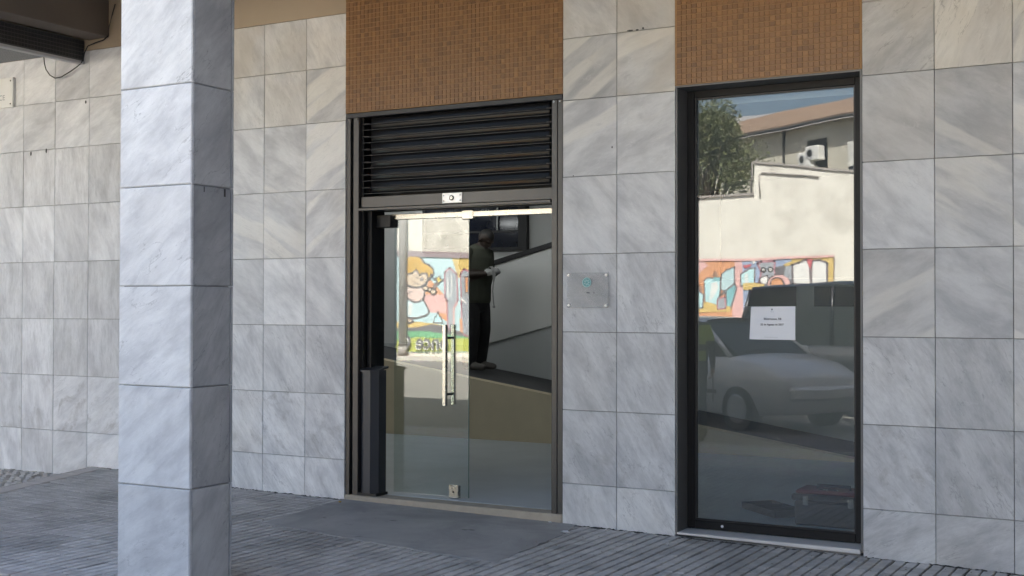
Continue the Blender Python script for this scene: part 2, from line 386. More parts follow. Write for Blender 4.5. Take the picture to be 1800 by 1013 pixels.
# arcade floor slab below the stones
b = MB()
xs = [None] + [-8 + i*0.5 for i in range(0, 41)]
poly_t = []
for i in range(len(xs)-1):
    x1 = xs[i+1]
    if xs[i] is None:
        q = [(edge_x(-3.15)-0.1, -3.15), (x1, -3.15), (x1, 0.24), (edge_x(0.24)-0.1, 0.24)]
    else:
        q = [(xs[i], -3.15), (x1, -3.15), (x1, 0.10), (xs[i], 0.10)]
    top = [(x, y, gz(x)-0.014) for x, y in q]; bot = [(x, y, -0.6) for x, y in q]
    b.add(top+bot, [(0,1,2,3),(4,7,6,5),(0,4,5,1),(1,5,6,2),(2,6,7,3),(3,7,4,0)])
pave = struct(link('arcade_pavement', b.mesh('arcade_pavement', 'joint')))
# cement patch in front of the door
PATCH = [(-6.12, 0.0), (-5.955, -1.165), (-5.2, -1.285), (-4.5, -1.375), (-3.87, -1.44), (-3.93, -0.39), (-4.02, 0.0)]
def in_poly(x, y, P):
    r = False; j = len(P)-1
    for i in range(len(P)):
        if (P[i][1] > y) != (P[j][1] > y) and x < (P[j][0]-P[i][0])*(y-P[i][1])/(P[j][1]-P[i][1]) + P[i][0]: r = not r
        j = i
    return r
b = MB()
rng = random.Random(3)
edge = []
for i in range(len(PATCH)):
    p, q = PATCH[i], PATCH[(i+1) % len(PATCH)]
    n = max(1, int(math.hypot(q[0]-p[0], q[1]-p[1])/0.06))
    for k in range(n):
        t = k/n; j = 0.012 if (p[1] < -0.02 or q[1] < -0.02) else 0.0
        edge.append((p[0]+(q[0]-p[0])*t + rng.uniform(-j, j), p[1]+(q[1]-p[1])*t + rng.uniform(-j, j)*(1 if 0 < k else 0)))
n = len(edge)
cx, cy = -4.95, -0.65
vs = [(x, y, gz(x)-0.013) for x, y in edge] + [(x, y, gz(x)+0.0045) for x, y in edge]
vs += [(cx+(x-cx)*0.97, cy+(y-cy)*0.97 if y < -0.02 else y, gz(x)+0.0052) for x, y in edge] + [(cx, cy, gz(cx)+0.0056)]
fs = []
for i in range(n):
    j = (i+1) % n
    fs += [(i, j, n+j, n+i), (n+i, n+j, 2*n+j, 2*n+i), (2*n+i, 2*n+j, 3*n)]
b.add(vs, fs); struct(link('cement_patch', b.mesh('cement_patch', 'concrete_patch', False)))
# stones: the largest in view are single pieces, the rest one mass
BW, BL, BG = 0.0745, 0.112, 0.0105
def project(x, y, z):
    v = Vector((x, y, z)) - CAM
    fw = -math.sin(YAW)*v.x + math.cos(YAW)*v.y; rt = math.cos(YAW)*v.x + math.sin(YAW)*v.y
    d = fw*math.cos(PITCH) + v.z*math.sin(PITCH); u = -fw*math.sin(PITCH) + v.z*math.cos(PITCH)
    if d < 0.3: return None
    return 0.5 + 2187.885/1800*rt/d, 0.5 - 2187.885/1013*u/d, d
stones = []
TJ = 0.0045                                   # extra width of the joint between two tiles
tone_of = {}
for ti in range(-18, 60):
    for tr in range(-2, 16):
        tone_of[ti, tr] = (rng.random(), rng.uniform(-0.0017, 0.0017))
for ti in range(-18, 60):
    for k in range(3):
        x = -6.1 + ti*(3*BW+TJ) + k*BW
        for tr in range(-2, 16):
            for q in range(2):
                y1 = 0.05 - tr*(2*BL+TJ) - q*BL; y0 = y1 - BL
                if y0 < -3.175 or y1 > 0.285: continue
                xc, yc = x + BW/2, (y0+y1)/2
                if x < edge_x(y0) + 0.10 or x < edge_x(y1) + 0.10 or x > 7.0: continue
                if y1 > 0.055 and x > -8.25: continue
                if all(in_poly(px, py, PATCH) for px, py in ((x+.02, y0+.03), (x+BW-.02, y0+.03), (x+.02, y1-.03), (x+BW-.02, y1-.03))) and y1 < 0.1: continue
                if -5.46 < xc < -4.9 and -3.0 < yc < -2.65: continue
                p = project(xc, yc, gz(xc)); vis = 0.0
                if p and -0.01 < p[0] < 1.01 and -0.01 < p[1] < 1.01 and not (0.112 < p[0] < 0.226): vis = 1/p[2]**3
                t, dz = tone_of[ti, tr]
                stones.append((vis, xc, yc, min(1, max(0, t + rng.uniform(-.2, .2))), dz + rng.uniform(-.0006, .0006)))
stones.sort(key=lambda s: -s[0])
def stone_geo(b, cx, cy, cz, tone, tilt=0.0):
    hw, hl, c = BW/2-BG/2, BL/2-0.0034, 0.004
    lo = [(-hw, -hl), (hw, -hl), (hw, hl), (-hw, hl)]; hi = [(-hw+c, -hl+0.002), (hw-c, -hl+0.002), (hw-c, hl-0.002), (-hw+c, hl-0.002)]
    vs = [(cx+a, cy+d, cz-0.016) for a, d in lo] + [(cx+a, cy+d, cz-0.004) for a, d in lo] + [(cx+a, cy+d, cz+tilt*a*8) for a, d in hi]
    b.add(vs, [(0,1,5,4),(1,2,6,5),(2,3,7,6),(3,0,4,7),(4,5,9,8),(5,6,10,9),(6,7,11,10),(7,4,8,11),(8,9,10,11)], 0, tone)
variants = []
for k in range(8):
    b = MB(); stone_geo(b, 0, 0, 0, k/7.0, rng.uniform(-0.002, 0.002)); variants.append(b.mesh('paving_stone', 'brick', tone=True))
field = MB()
for idx, (vis, xc, yc, t, dz) in enumerate(stones):
    if idx < 300 and vis > 0:
        o = link('paving_stone', variants[int(t*7.99)], pave, (xc, yc, gz(xc)+dz))
    else: stone_geo(field, xc, yc, gz(xc)+dz, t, 0)
stuff(link('paving_stone_field', field.mesh('paving_stone_field', 'brick', tone=True), pave))
# kerb of the arcade floor, towards the street
b0 = MB(); b0.cbox(-0.42, 0.42, -0.045, 0.045, -0.3, 0.0, 0.008); kme = b0.mesh('kerb_stone', 'kerb')
xk = -8.2
while xk < 7:
    link('kerb_stone', kme, pave, (xk, -3.195, gz(xk)+0.004), (0, 0.0112, rng.uniform(-0.004, 0.004))); xk += 0.852
# pale border stones along the left edge
ddx, ddy = EDGE1[0]-EDGE0[0], EDGE1[1]-EDGE0[1]; L = math.hypot(ddx, ddy); ddx /= L; ddy /= L
b0 = MB(); b0.cbox(-0.095, 0.095, -0.29, 0.29, -0.3, 0.0, 0.008); bme = b0.mesh('border_stone', 'border')
for k in range(6):
    t = 0.35 + k*0.59
    x, y = EDGE0[0]+ddx*t+0.065, EDGE0[1]+ddy*t
    if y < -2.9: break
    link('border_stone', bme, pave, (x, y, gz(x)+0.004), (0, 0, math.atan2(ddy, ddx)+math.pi/2))
# lower cobbled ground on the left
b = MB(); b.box(-60, -8.0, -3.24, 3.0, -0.6, -0.085); lowg = struct(link('cobbled_ground', b.mesh('cobbled_ground', 'joint')))
b = MB()
for i in range(0, 34):
    for j in range(0, 26):
        x = -8.9 - i*0.105 + rng.uniform(-.012, .012); y = 0.22 - j*0.10 + rng.uniform(-.012, .012)
        if x > edge_x(y)-0.08: continue
        s = 0.041 + rng.uniform(-.006, .006); z = -0.060+rng.uniform(-.004, .004)
        pts = [(math.cos(a)*s*rng.uniform(1.05, 1.3), math.sin(a)*s*rng.uniform(1.05, 1.3)) for a in [math.pi/4+math.pi/2*k+rng.uniform(-.2, .2) for k in range(4)]]
        vs = [(x+p[0], y+p[1], -0.1) for p in pts]+[(x+p[0]*.97, y+p[1]*.97, z-.008) for p in pts]+[(x+p[0]*.8, y+p[1]*.8, z) for p in pts]
        b.add(vs, [(0,1,5,4),(1,2,6,5),(2,3,7,6),(3,0,4,7),(4,5,9,8),(5,6,10,9),(6,7,11,10),(7,4,8,11),(8,9,10,11)])
stuff(link('cobbles', b.mesh('cobbles', 'cobble'), lowg))

# ================================================================== THE ARCADE BUILDING
BLD = tag(empty('arcade_building', (-5, 0, 0)), 'marble-clad building with a glazed entrance, brown mosaic panels and an arcade', 'building')
TH = 0.02
tile_cache = {}
def tile_mesh(wd, hh, mat):
    k = (round(wd, 3), round(hh, 3), mat)
    if k not in tile_cache:
        b = MB(); x, z = wd/2, hh/2; c = 0.0018 if mat == 'marble' else 0.006
        vs = [(-x,0.02,-z),(x,0.02,-z),(x,0.02,z),(-x,0.02,z),(-x,c,-z),(x,c,-z),(x,c,z),(-x,c,z),(-x+c,0,-z+c),(x-c,0,-z+c),(x-c,0,z-c),(-x+c,0,z-c)]
        b.add(vs, [(0,1,5,4),(1,2,6,5),(2,3,7,6),(3,0,4,7),(4,5,9,8),(5,6,10,9),(6,7,11,10),(7,4,8,11),(8,9,10,11),(3,2,1,0)])
        tile_cache[k] = b.mesh('marble_tile', mat)
    return tile_cache[k]
trng = random.Random(21)
TONE = {'A': 1.17, 'B': 0.98, 'C': 0.88, 'L': 1.08}  # per panel; light falling off to the right is put into the stone tone
def tile(parent, x0, x1, z0, z1, y, style, name='marble_tile', mat='marble', rotz=0.0, at=None):
    J = 0.0036
    o = link(name, tile_mesh(x1-x0-J, z1-z0-J, mat), parent)
    yy = y + trng.uniform(-0.0016, 0.0016)
    o.location = at if at else ((x0+x1)/2, yy, (z0+z1)/2)
    o.rotation_euler = (trng.uniform(-.001, .001), 0, rotz + trng.uniform(-.0015, .0015))
    d = dict(ang=0.0, band=0.0, vein=0.5, streak=0.25, tone=1.0, warm=0.0, grime=0.0); d.update(style)
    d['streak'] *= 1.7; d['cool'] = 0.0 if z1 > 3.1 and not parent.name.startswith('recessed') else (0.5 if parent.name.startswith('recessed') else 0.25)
    if mat == 'marble': d['grime'] = trng.uniform(0.0, 0.22); d['warm'] += (trng.choice((0, 0, .10, .2)) if not parent.name.startswith('recessed') else 0.0)
    if parent.name.startswith('recessed'): d['warm'] *= 0.25; d['band'] *= 0.5
    if mat == 'marble' and 0.25 < (z0+z1)/2 < 0.65: d['grime'] = trng.uniform(.35, .6)
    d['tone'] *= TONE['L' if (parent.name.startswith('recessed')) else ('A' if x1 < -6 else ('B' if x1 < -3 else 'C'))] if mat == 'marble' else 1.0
    d['tone'] *= trng.uniform(0.87, 1.08)
    for k, v in d.items(): o[k] = float(v)
    return o
def upper_style(i, sgn): return dict(ang=sgn*R(28+trng.uniform(-8, 8)), band=1.0, vein=0.25, streak=0.16, tone=1.0)
def plain_style(): return dict(ang=R(trng.uniform(20, 50)), band=0.0, vein=0.3, streak=0.16, tone=1.0)
def streak_style(sgn=1): return dict(ang=sgn*R(58+trng.uniform(-8, 8)), band=0.0, vein=0.9, streak=0.42, tone=1.0)

# --- wall behind the tiles on the entrance front
b = MB()
b.box(-8.2, -6.112, TH, 0.36, -0.6, 4.6)
b.box(-4.134, -3.262, TH, 0.36, -0.6, 4.6)
b.box(-1.964, 8.0, TH, 0.36, -0.6, 4.6)
b.box(-6.112, -4.134, 0.032, 0.36, 3.125, 4.6)
b.box(-3.262, -1.964, 0.032, 0.36, 3.105, 4.6)
b.box(-6.112, -4.134, 0.03, 0.36, -0.6, -0.03)
b.box(-3.262, -1.964, 0.03, 0.36, -0.6, -0.075)
FW = link('facade_wall', b.mesh('facade_wall', 'grout'), BLD)
RA = [3.935, 3.508, 3.062, 2.509, 1.956, 1.402, 0.846, 0.321]
CA = [-6.108, -6.515, -6.963, -7.41, -7.86, -8.2]
for c in range(len(CA)-1):
    x1, x0 = CA[c], CA[c+1]
    rows = RA + [gz((x0+x1)/2)-0.004]
    for r in range(len(rows)-1):
        if r <= 1: st = dict(ang=R(62), band=0, vein=0.4, streak=0.3, warm=0.35, tone=0.95)
        elif r <= 3: st = upper_style(r, -1 if c == 0 else 1)
        elif r == 4: st = plain_style()
        else: st = streak_style(1)
        if r == 1 and c == 0: st = upper_style(r, -1); st['tone'] = 0.86
        tile(FW, x0, x1, rows[r+1], rows[r], 0.0, st)
RB = [4.62, 4.07, 3.516, 3.063, 2.503, 1.939, 1.374, 0.807, 0.275]
CB = [-4.137, -3.704, -3.258]
for c in range(2):
    x0, x1 = CB[c], CB[c+1]
    rows = RB + [gz((x0+x1)/2)-0.004]
    for r in range(len(rows)-1):
        if r < 2: st = dict(ang=R(50), band=0, vein=0.3, streak=0.3, warm=0.45, tone=0.9)
        elif r == 2: st = upper_style(r, -1); st['tone'] = 0.86 if c == 0 else 0.95; st['warm'] = 0.0 if c == 0 else 0.5
        elif r == 3: st = upper_style(r, -1)
        elif r == 4: st = plain_style()
        else: st = streak_style(1)
        tile(FW, x0, x1, rows[r+1], rows[r], 0.0, st)
RC = [4.65, 4.09, 3.53, 3.052, 2.492, 1.93, 1.366, 0.804, 0.264]
CC = [-1.968, -1.517, -1.057, -0.60, -0.14, 0.32, 0.78, 1.24, 1.70]
for c in range(len(CC)-1):
    x0, x1 = CC[c], CC[c+1]
    rows = RC + [gz((x0+x1)/2)-0.004]
    for r in range(len(rows)-1):
        if r < 2: st = dict(ang=R(-40), band=0.6, vein=0.5, streak=0.3, warm=0.4, tone=0.92)
        elif r == 2: st = dict(ang=R(-40 if c == 0 else -65), band=1.0 if c else 0.0, vein=1.0, streak=0.35, warm=0.35, tone=0.98)
        elif r in (3, 4): st = plain_style() if c == 0 else upper_style(r, 1)
        elif r == 5: st = upper_style(r, -1 if c == 0 else 1)
        else: st = streak_style(1 if r < 8 else -0.5)
        tile(FW, x0, x1, rows[r+1], rows[r], 0.0, st)
# plaster band above the tiles
b = MB(); b.box(-8.2, -6.112, 0.004, 0.0199, 3.938, 4.6); link('plaster_band', b.mesh('plaster_band', 'plaster_tan'), BLD)
# --- set-back wall on the left
LY = 0.25
b = MB(); b.box(-26, -8.2, LY+TH, 0.6, -0.6, 4.6); b.box(-8.21, -8.19, TH+.002, LY+TH, -0.6, 4.6)
LW = link('recessed_wall', b.mesh('recessed_wall', 'grout'), BLD)
RL = [4.0, 3.545, 3.087, 2.537, 1.987, 1.435, 0.887, 0.354]
CL = [-8.2, -8.42, -8.88, -9.34, -9.81, -10.26, -10.71, -11.16, -11.61, -12.06]
for c in range(len(CL)-1):
    x1, x0 = CL[c], CL[c+1]
    xm = (x0+x1)/2
    rows = RL + [gz(xm)-0.004 if xm > -9.3 else -0.07]
    for r in range(len(rows)-1):
        if r <= 1: st = dict(ang=R(-30 if c % 2 else -24), band=0.6, vein=0.3, streak=0.22, tone=1.06)
        elif r in (2, 4, 5): st = dict(ang=R(88+trng.uniform(-4, 4)), band=0.3, vein=0.1, streak=0.5, tone=1.0, warm=0.22)
        elif r == 3: st = dict(ang=R(70), band=0.2, vein=0.1, streak=0.2, tone=1.1, warm=0.1)
        elif r >= 6 and c in (1, 2, 3): st = dict(ang=R(-35), band=0.2, vein=0.8, streak=0.25, tone=1.12)
        else: st = dict(ang=R(86), band=0.4, vein=0.1, streak=0.35, tone=1.06)
        tile(LW, x0, x1, rows[r+1], rows[r], LY, st)
b = MB(); b.box(-26, -8.2, LY+0.004, LY+0.0199, 4.003, 4.6); link('plaster_band', b.mesh('plaster_band', 'plaster_tan'), BLD)
# small chips and anchor holes in the stone
def chip(x, z, y, wd, hh, parent):
    b = MB(); b.disc((x, y-0.0010, z), (0, 1, 0), 0.5, 0.5, 0.002, 7)
    b.v = [(x+(p[0]-x)*wd*2, p[1], z+(p[2]-z)*hh*2) for p in b.v]
    link('chip', b.mesh('chip', 'screw'), parent)
for x, z, wd, hh in ((-10.28+.13, 3.06, .010, .022), (-9.93, 3.075, .010, .024), (-9.385, 3.51, .010, .016)): chip(x, z, LY-0.002, wd, hh, LW)
for x, z, wd, hh in ((-3.60, 3.522, .026, .006), (-3.545, 3.521, .012, .006), (-3.50, 3.528, .008, .008), (-3.74, 2.70, .005, .008), (-4.05, 2.51, .005, .004)): chip(x, z, -0.002, wd, hh, FW)

# --- brown glass mosaic panels over the openings (pieces too small to pick apart: joined)
def mosaic_panel(x0, x1, z0, z1, y, name):
    bg_ = MB(); bg_.box(x0, x1, y+0.004, y+0.03, z0, z1); po = link(name, bg_.mesh(name, 'mosaic_grout'), BLD)
    b = MB(); P = 0.0372; nx = int((x1-x0)/P); ox = (x1-x0-nx*P)/2
    nz = int((z1-z0)/P); mr = random.Random(int(x0*100))
    for i in range(nx):
        for j in range(nz):
            if z0+j*P > 4.3: continue
            g = 0.0021; x, z = x0+ox+i*P, z0+0.004+j*P
            t = min(1, max(0, mr.gauss(0.5, 0.24)))
            dy = mr.uniform(-.0006, .0006)
            h = 0.0012
            v = [(x+h, y+0.005, z+g), (x+P-h, y+0.005, z+g), (x+P-h, y+0.005, z+P-g), (x+h, y+0.005, z+P-g)]
            f_ = [(x+h+.0008, y+dy, z+g+.001), (x+P-h-.0008, y+dy, z+g+.001), (x+P-h-.0008, y+dy, z+P-g-.001), (x+h+.0008, y+dy, z+P-g-.001)]
            b.add(v+f_, [(0,1,5,4),(1,2,6,5),(2,3,7,6),(3,0,4,7),(4,5,6,7)], 0, t)
    stuff(link('mosaic_tiles', b.mesh('mosaic_tiles', 'mosaic', tone=True), po))
mosaic_panel(-6.1085, -4.1365, 3.118, 4.6, -0.006, 'mosaic_panel')
mosaic_panel(-3.2595, -1.9675, 3.098, 4.6, -0.006, 'mosaic_panel')

# --- arcade ceiling, beams and the storeys above
b = MB(); b.box(-30, 12, -3.2, 0.62, 4.48, 4.6); link('arcade_ceiling', b.mesh('arcade_ceiling', 'ceiling_white'), BLD)
for x0, x1, y1 in ((-9.36, -9.09, LY), (-5.35, -5.02, 0.0), (1.95, 2.28, 0.0)):
    b = MB(); b.cbox(x0, x1, -2.64, y1+.0195, 4.10 if x0 < -9 else 4.22, 4.479, 0.006); link('beam', b.mesh('beam', 'plaster_brown'), BLD)
b = MB(); b.box(-30, 12, -3.16, -2.66, 4.1, 4.479); link('front_beam', b.mesh('front_beam', 'upper_wall'), BLD)
b = MB(); b.box(-30, 12, -3.22, 9.0, 4.6, 11.6); link('upper_storeys', b.mesh('upper_storeys', 'upper_wall'), BLD)
b = MB()                                            # closes the rooms behind the left wall and at the right
b.box(-30, -11.3, 0.6, 9.0, -0.6, 4.6); b.box(0.6, 12, 0.36, 9.0, -0.6, 4.6); b.box(-11.3, 0.6, 7.0, 9.0, -0.6, 4.6)
link('inner_core', b.mesh('inner_core', 'wall_in'), BLD)
# dark mosaic downstand on the left
b = MB()
b.box(-9.46, -9.405, -2.64, LY-.01, 3.90, 4.10)
dk = link('mosaic_downstand', b.mesh('mosaic_downstand', 'dark_grout'), BLD)
b = MB(); P = 0.036
for i in range(int(2.9/P)):
    for j in range(5):
        y, z = LY-0.012-(i+1)*P, 3.905+j*P+.006
        b.box(-9.406, -9.402, y+.003, y+P-.003, z+.003, z+P-.003)
stuff(link('mosaic_tiles', b.mesh('mosaic_tiles', 'dark_tile'), dk))
b = MB(); b.box(-9.466, -9.397, -2.64, LY-.011, 3.872, 3.899); link('edge_trim', b.mesh('edge_trim', 'trim_grey'), dk)
b = MB(); b.box(-14, -9.462, -2.64, LY-.002, 4.0, 4.1); sf = link('mosaic_soffit', b.mesh('mosaic_soffit', 'trim_grey'), BLD)
b = MB()
for i in range(60):
    for j in range(50):
        x, y = -9.47-(i+1)*P, LY-.01-(j+1)*P
        b.box(x+.003, x+P-.003, y+.003, y+P-.003, 3.997, 4.001)
stuff(link('mosaic_tiles', b.mesh('mosaic_tiles', 'grey_tile'), sf))
b = MB(); b.cbox(-9.83, -9.77, -1.6, -0.42, 3.955, 3.996, .006); link('light_batten', b.mesh('light_batten', 'black'), BLD)

# ------------------------------------------------------------------ entrance: frame, shutter, glass door
GL = 0.045                                          # inside floor level
ENT = link('entrance_frame', None, BLD); ENT.name = 'entrance'
def part(name, b, mat, parent, smooth=False):
    return link(name, b.mesh(name, mat, smooth), parent)
b = MB(); b.box(-6.106, -6.070, 0.012, 0.34, -0.02, 3.105); b.box(-6.070, -6.046, 0.06, 0.34, -0.02, 3.105)
part('left_jamb', b, 'bronze', ENT)
b = MB(); b.cbox(-6.046, -5.992, 0.020, 0.10, 0.04, 3.085, .003); part('guide_rail', b, 'bronze', ENT)
b = MB(); b.box(-5.992, -5.975, 0.065, 0.10, 0.04, 3.085); part('guide_groove', b, 'black', ENT)
b = MB(); b.cbox(-4.236, -4.190, 0.014, 0.10, 0.035, 3.085, .003); b.cbox(-4.188, -4.145, 0.018, 0.10, 0.035, 3.085, .003); part('guide_rail', b, 'bronze', ENT)
b = MB(); b.box(-4.145, -4.1385, 0.02, 0.34, -0.03, 3.105); part('right_jamb', b, 'bronze_dark', ENT)
b = MB(); b.cbox(-6.104, -4.140, -0.004, 0.028, 3.078, 3.114, .003); b.box(-6.104, -4.14, 0.028, 0.34, 3.10, 3.124); part('head_rail', b, 'bronze_dark', ENT)
for x in (-6.005, -4.215, -4.165):
    b = MB(); b.disc((x, 0.012, 3.066), (0, -1, 0), .008, .006, .006, 10); part('rivet', b, 'steel', ENT)
b = MB(); b.box(-6.11, -4.136, 0.30, 0.335, 2.335, 3.10); part('dark_backing', b, 'black', ENT)  # added black sheet standing in for the dark room behind the slats
SH = link('roller_shutter', None, ENT)
for k in range(6):
    z = 3.028 - 0.103*k
    b = MB()
    # curved smoked panel between two rods
    prof = []
    for i in range(7):
        t = i/6; zz = z + 0.052 - 0.094*t; yy = 0.072 - 0.0035*math.sin(math.pi*t)
        prof.append((yy, zz))
    n = len(prof)
    vs = [(-5.905, y, zz) for y, zz in prof] + [(-4.285, y, zz) for y, zz in prof] + [(-5.905, y+.004, zz) for y, zz in prof] + [(-4.285, y+.004, zz) for y, zz in prof]
    fs = []
    for i in range(n-1): fs += [(i, i+1, n+i+1, n+i), (2*n+i, 3*n+i, 3*n+i+1, 2*n+i+1)]
    fs += [(0, n, 3*n, 2*n), (n-1, 3*n-1, 4*n-1, 2*n-1)]
    b.add(vs, fs); sl = part('slat', b, 'slat_plate', SH, True)
    b = MB(); b.tube([(-5.985, 0.064, z), (-4.236, 0.064, z)], 0.0065, 10); part('rod', b, 'bronze_dark', sl, True)
    b = MB(); b.tube([(-5.985, 0.054, z+.002), (-5.905, 0.054, z+.002)], 0.005, 8); part('end_clip', b, 'bronze', sl, True)
    b = MB(); b.tube([(-4.30, 0.054, z+.002), (-4.238, 0.054, z+.002)], 0.005, 8); part('end_clip', b, 'bronze', sl, True)
    b = MB(); b.cbox(-5.985, -4.236, 0.057, 0.066, z-.049, z-.045, .001); part('lower_edge', b, 'bronze', sl)
b = MB(); b.cbox(-5.985, -4.238, 0.045, 0.085, 2.352, 2.440, .003); bb = part('bottom_bar', b, 'bronze', SH)
b = MB(); b.cbox(-5.999, -4.250, 0.020, 0.090, 2.326, 2.348, .003); part('bottom_angle', b, 'bronze', SH)
b = MB(); b.cbox(-5.207, -5.026, 0.038, 0.046, 2.357, 2.438, .003); lp = part('lock_plate', b, 'steel_plate', SH)
b = MB(); b.disc((-5.118, 0.037, 2.398), (0, -1, 0), .020, .020, .004, 20); part('lock_ring', b, 'screw', lp)
b = MB(); b.disc((-5.118, 0.0328, 2.398), (0, -1, 0), .013, .012, .004, 18); part('lock_cylinder', b, 'steel', lp)
b = MB(); b.box(-5.1195, -5.1165, 0.0272, 0.029, 2.392, 2.404); part('keyway', b, 'screw', lp)
for x in (-5.192, -5.042):
    for z in (2.376, 2.418):
        b = MB(); b.disc((x, 0.0378, z), (0, -1, 0), .007, .005, .003, 10); part('screw', b, 'engraved', lp)
# threshold
b = MB(); b.cbox(-6.108, -4.139, -0.004, 0.16, -0.05, GL-0.002, .007); part('threshold', b, 'sill_stone', ENT)
# dark side panel at the hinge side
b = MB(); b.box(-6.046, -5.935, 0.12, 0.30, GL, 2.335); part('side_panel', b, 'black', ENT)
b = MB(); b.cbox(-6.04, -5.80, 0.19, 0.30, 2.20, 2.30, .004); part('hinge_housing', b, 'black', ENT)
# steel head rail of the glass door
b = MB(); b.cbox(-5.93, -4.30, 0.235, 0.285, 2.262, 2.306, .003); part('steel_rail', b, 'steel', ENT)
DY = 0.25
DOOR = link('glass_door', None, BLD)
b = MB(); b.box(-5.80, -5.092, DY, DY+0.010, GL+.012, 2.2605); pn = part('pane', b, 'door_glass', DOOR)
b = MB(); b.box(-5.0919, -5.0895, DY, DY+.010, GL+.012, 2.2605); part('pane_edge', b, 'glass_edge', DOOR)
H = link('pull_handle', None, DOOR)
for y0 in (DY-0.075, DY+0.052):
    b = MB(); b.cbox(-5.290, -5.258, y0, y0+.032, 0.775, 1.415, .003); part('grip_bar', b, 'steel', H)
for z in (0.865, 1.31):
    b = MB(); b.tube([(-5.274, DY-.045, z), (-5.274, DY+.055, z)], .010, 10); part('standoff', b, 'bronze_dark', H, True)
b = MB(); b.cbox(-5.265, -5.175, DY-.014, DY+.024, 0.050, 0.150, .003); pf = part('patch_fitting', b, 'steel', DOOR)
b = MB(); b.disc((-5.222, DY-.0135, 0.098), (0, -1, 0), .008, .007, .003, 12); part('lock_cylinder', b, 'screw', pf)
b = MB(); b.cbox(-5.150, -5.040, DY-.018, DY+.03, 2.243, 2.318, .006); part('top_patch_fitting', b, 'steel', DOOR)
# bollard-like dark pedestal beside the door leaf
PED = tag(empty('pedestal', (-5.90, 0.13, GL)), 'tall dark graphite metal pedestal standing on the threshold beside the glass door', 'pedestal')
b = MB()
oc = [(-5.985, 0.06), (-5.945, 0.025), (-5.875, 0.025), (-5.825, 0.075), (-5.825, 0.175), (-5.985, 0.175)]
b.prism(oc, GL+.001, 1.045, axis='z'); part('post', b, 'pedestal', PED)
b = MB(); oc2 = [(-5.998, 0.05), (-5.95, 0.01), (-5.868, 0.01), (-5.808, 0.07), (-5.808, 0.185), (-5.998, 0.185)]
b.prism(oc2, 1.046, 1.062, axis='z'); b.v = [(x, y, z + 0.16*(y-0.1)) for x, y, z in b.v]; part('cap', b, 'pedestal', PED)
b = MB(); b.box(-5.995, -5.81, 0.02, 0.18, GL+.001, GL+.02); part('base_plate', b, 'black', PED)

# ------------------------------------------------------------------ shop window
WIN = link('shop_window', None, BLD)
FY = 0.19
b = MB(); b.box(-3.2565, -3.244, 0.004, 0.34, -0.02, 3.10); b.box(-1.982, -1.9695, 0.004, 0.34, -0.02, 3.10); b.box(-3.2435, -1.9825, 0.004, 0.34, 3.085, 3.10)
part('reveal', b, 'reveal_grey', WIN)
FR = link('frame', None, WIN)
for args in ((-3.2435, -3.189, FY, FY+.07, 0.001, 3.0845), (-2.062, -1.983, FY, FY+.07, 0.001, 3.0845), (-3.1885, -2.0625, FY, FY+.07, 3.035, 3.0845), (-3.1885, -2.0625, FY, FY+.07, 0.001, 0.060)):
    b = MB(); b.cbox(*args, .003); part('frame_bar', b, 'window_black', FR)
for args in ((-3.1885, -3.180, FY+.012, FY+.02, 0.061, 3.034), (-2.073, -2.063, FY+.012, FY+.02, 0.061, 3.034), (-3.179, -2.074, FY+.012, FY+.02, 3.022, 3.034), (-3.179, -2.074, FY+.012, FY+.02, 0.061, 0.072)):
    b = MB(); b.box(*args); part('glazing_bead', b, 'black', FR)
b = MB(); b.box(-3.192, -2.06, FY+.022, FY+.030, 0.058, 3.038); part('pane', b, 'window_glass', WIN)
b = MB(); b.cbox(-3.2415, -1.9835, -0.012, 0.185, -0.030, -0.001, .004)
b.v = [(x, y, z + (gz(x)+0.045 if z < -0.01 else 0) + 0.0*x) for x, y, z in b.v]
part('sill', b, 'sill_white', WIN)
b = MB(); b.box(-3.2415, -1.9835, 0.005, 0.2, -0.1, -0.031); part('sill_bed', b, 'grout', WIN)
b = MB(); b.disc((-2.985, FY-.0005, 0.030), (0, -1, 0), .010, .010, .002, 12); part('drain_cap', b, 'litter', WIN)

# paper notice on the glass
NOT = tag(empty('paper_notice', (-2.63, FY+.0215, 1.33)), 'white paper notice with two printed lines taped inside the tall shop window', 'notice')
b = MB(); N_ = 8; vs = []
for i in range(N_+1):
    for j in range(7):
        u, v = i/N_, j/6
        x = -2.793 + 0.323*u + (0.012*v if u < 0.2 else 0)*(1-u*5 if u < 0.2 else 0); z = 1.334 + 0.229*v - (0.004*(1-u)*v)
        y = FY+.0165 - 0.002*math.sin(u*3.1)*v - 0.001*math.sin(7*u+3*v)
        vs.append((x, y, z))
fs = [(i*7+j, (i+1)*7+j, (i+1)*7+j+1, i*7+j+1) for i in range(N_) for j in range(6)]
vs2 = [(x, y+.0006, z) for x, y, z in vs]; nn = len(vs)
b.add(vs+vs2, fs+[tuple(nn+i for i in reversed(f)) for f in fs]); sheet = part('sheet', b, 'paper', NOT, True)
for txt, sz, x, z, mt in (('Encerramos, RB', 0.019, -2.628, 1.470, 'ink'), ('22 de Agosto de 2017', 0.018, -2.632, 1.432, 'ink'), ('________________', 0.012, -2.64, 1.352, 'ink_grey'), ('~ ~ ~', 0.010, -2.632, 1.522, 'ink_grey')):
    o = link('printed_line', text_mesh(txt, sz, 0.0002, mt, bold=0.0003), NOT); o.location = (x, FY+.0132, z); o.rotation_euler = (math.pi/2, 0, 0)
b = MB(); b.disc((-2.632, FY+.0136, 1.541), (0, -1, 0), .006, .006, .0005, 12); part('printed_emblem', b, 'ink_grey', NOT)

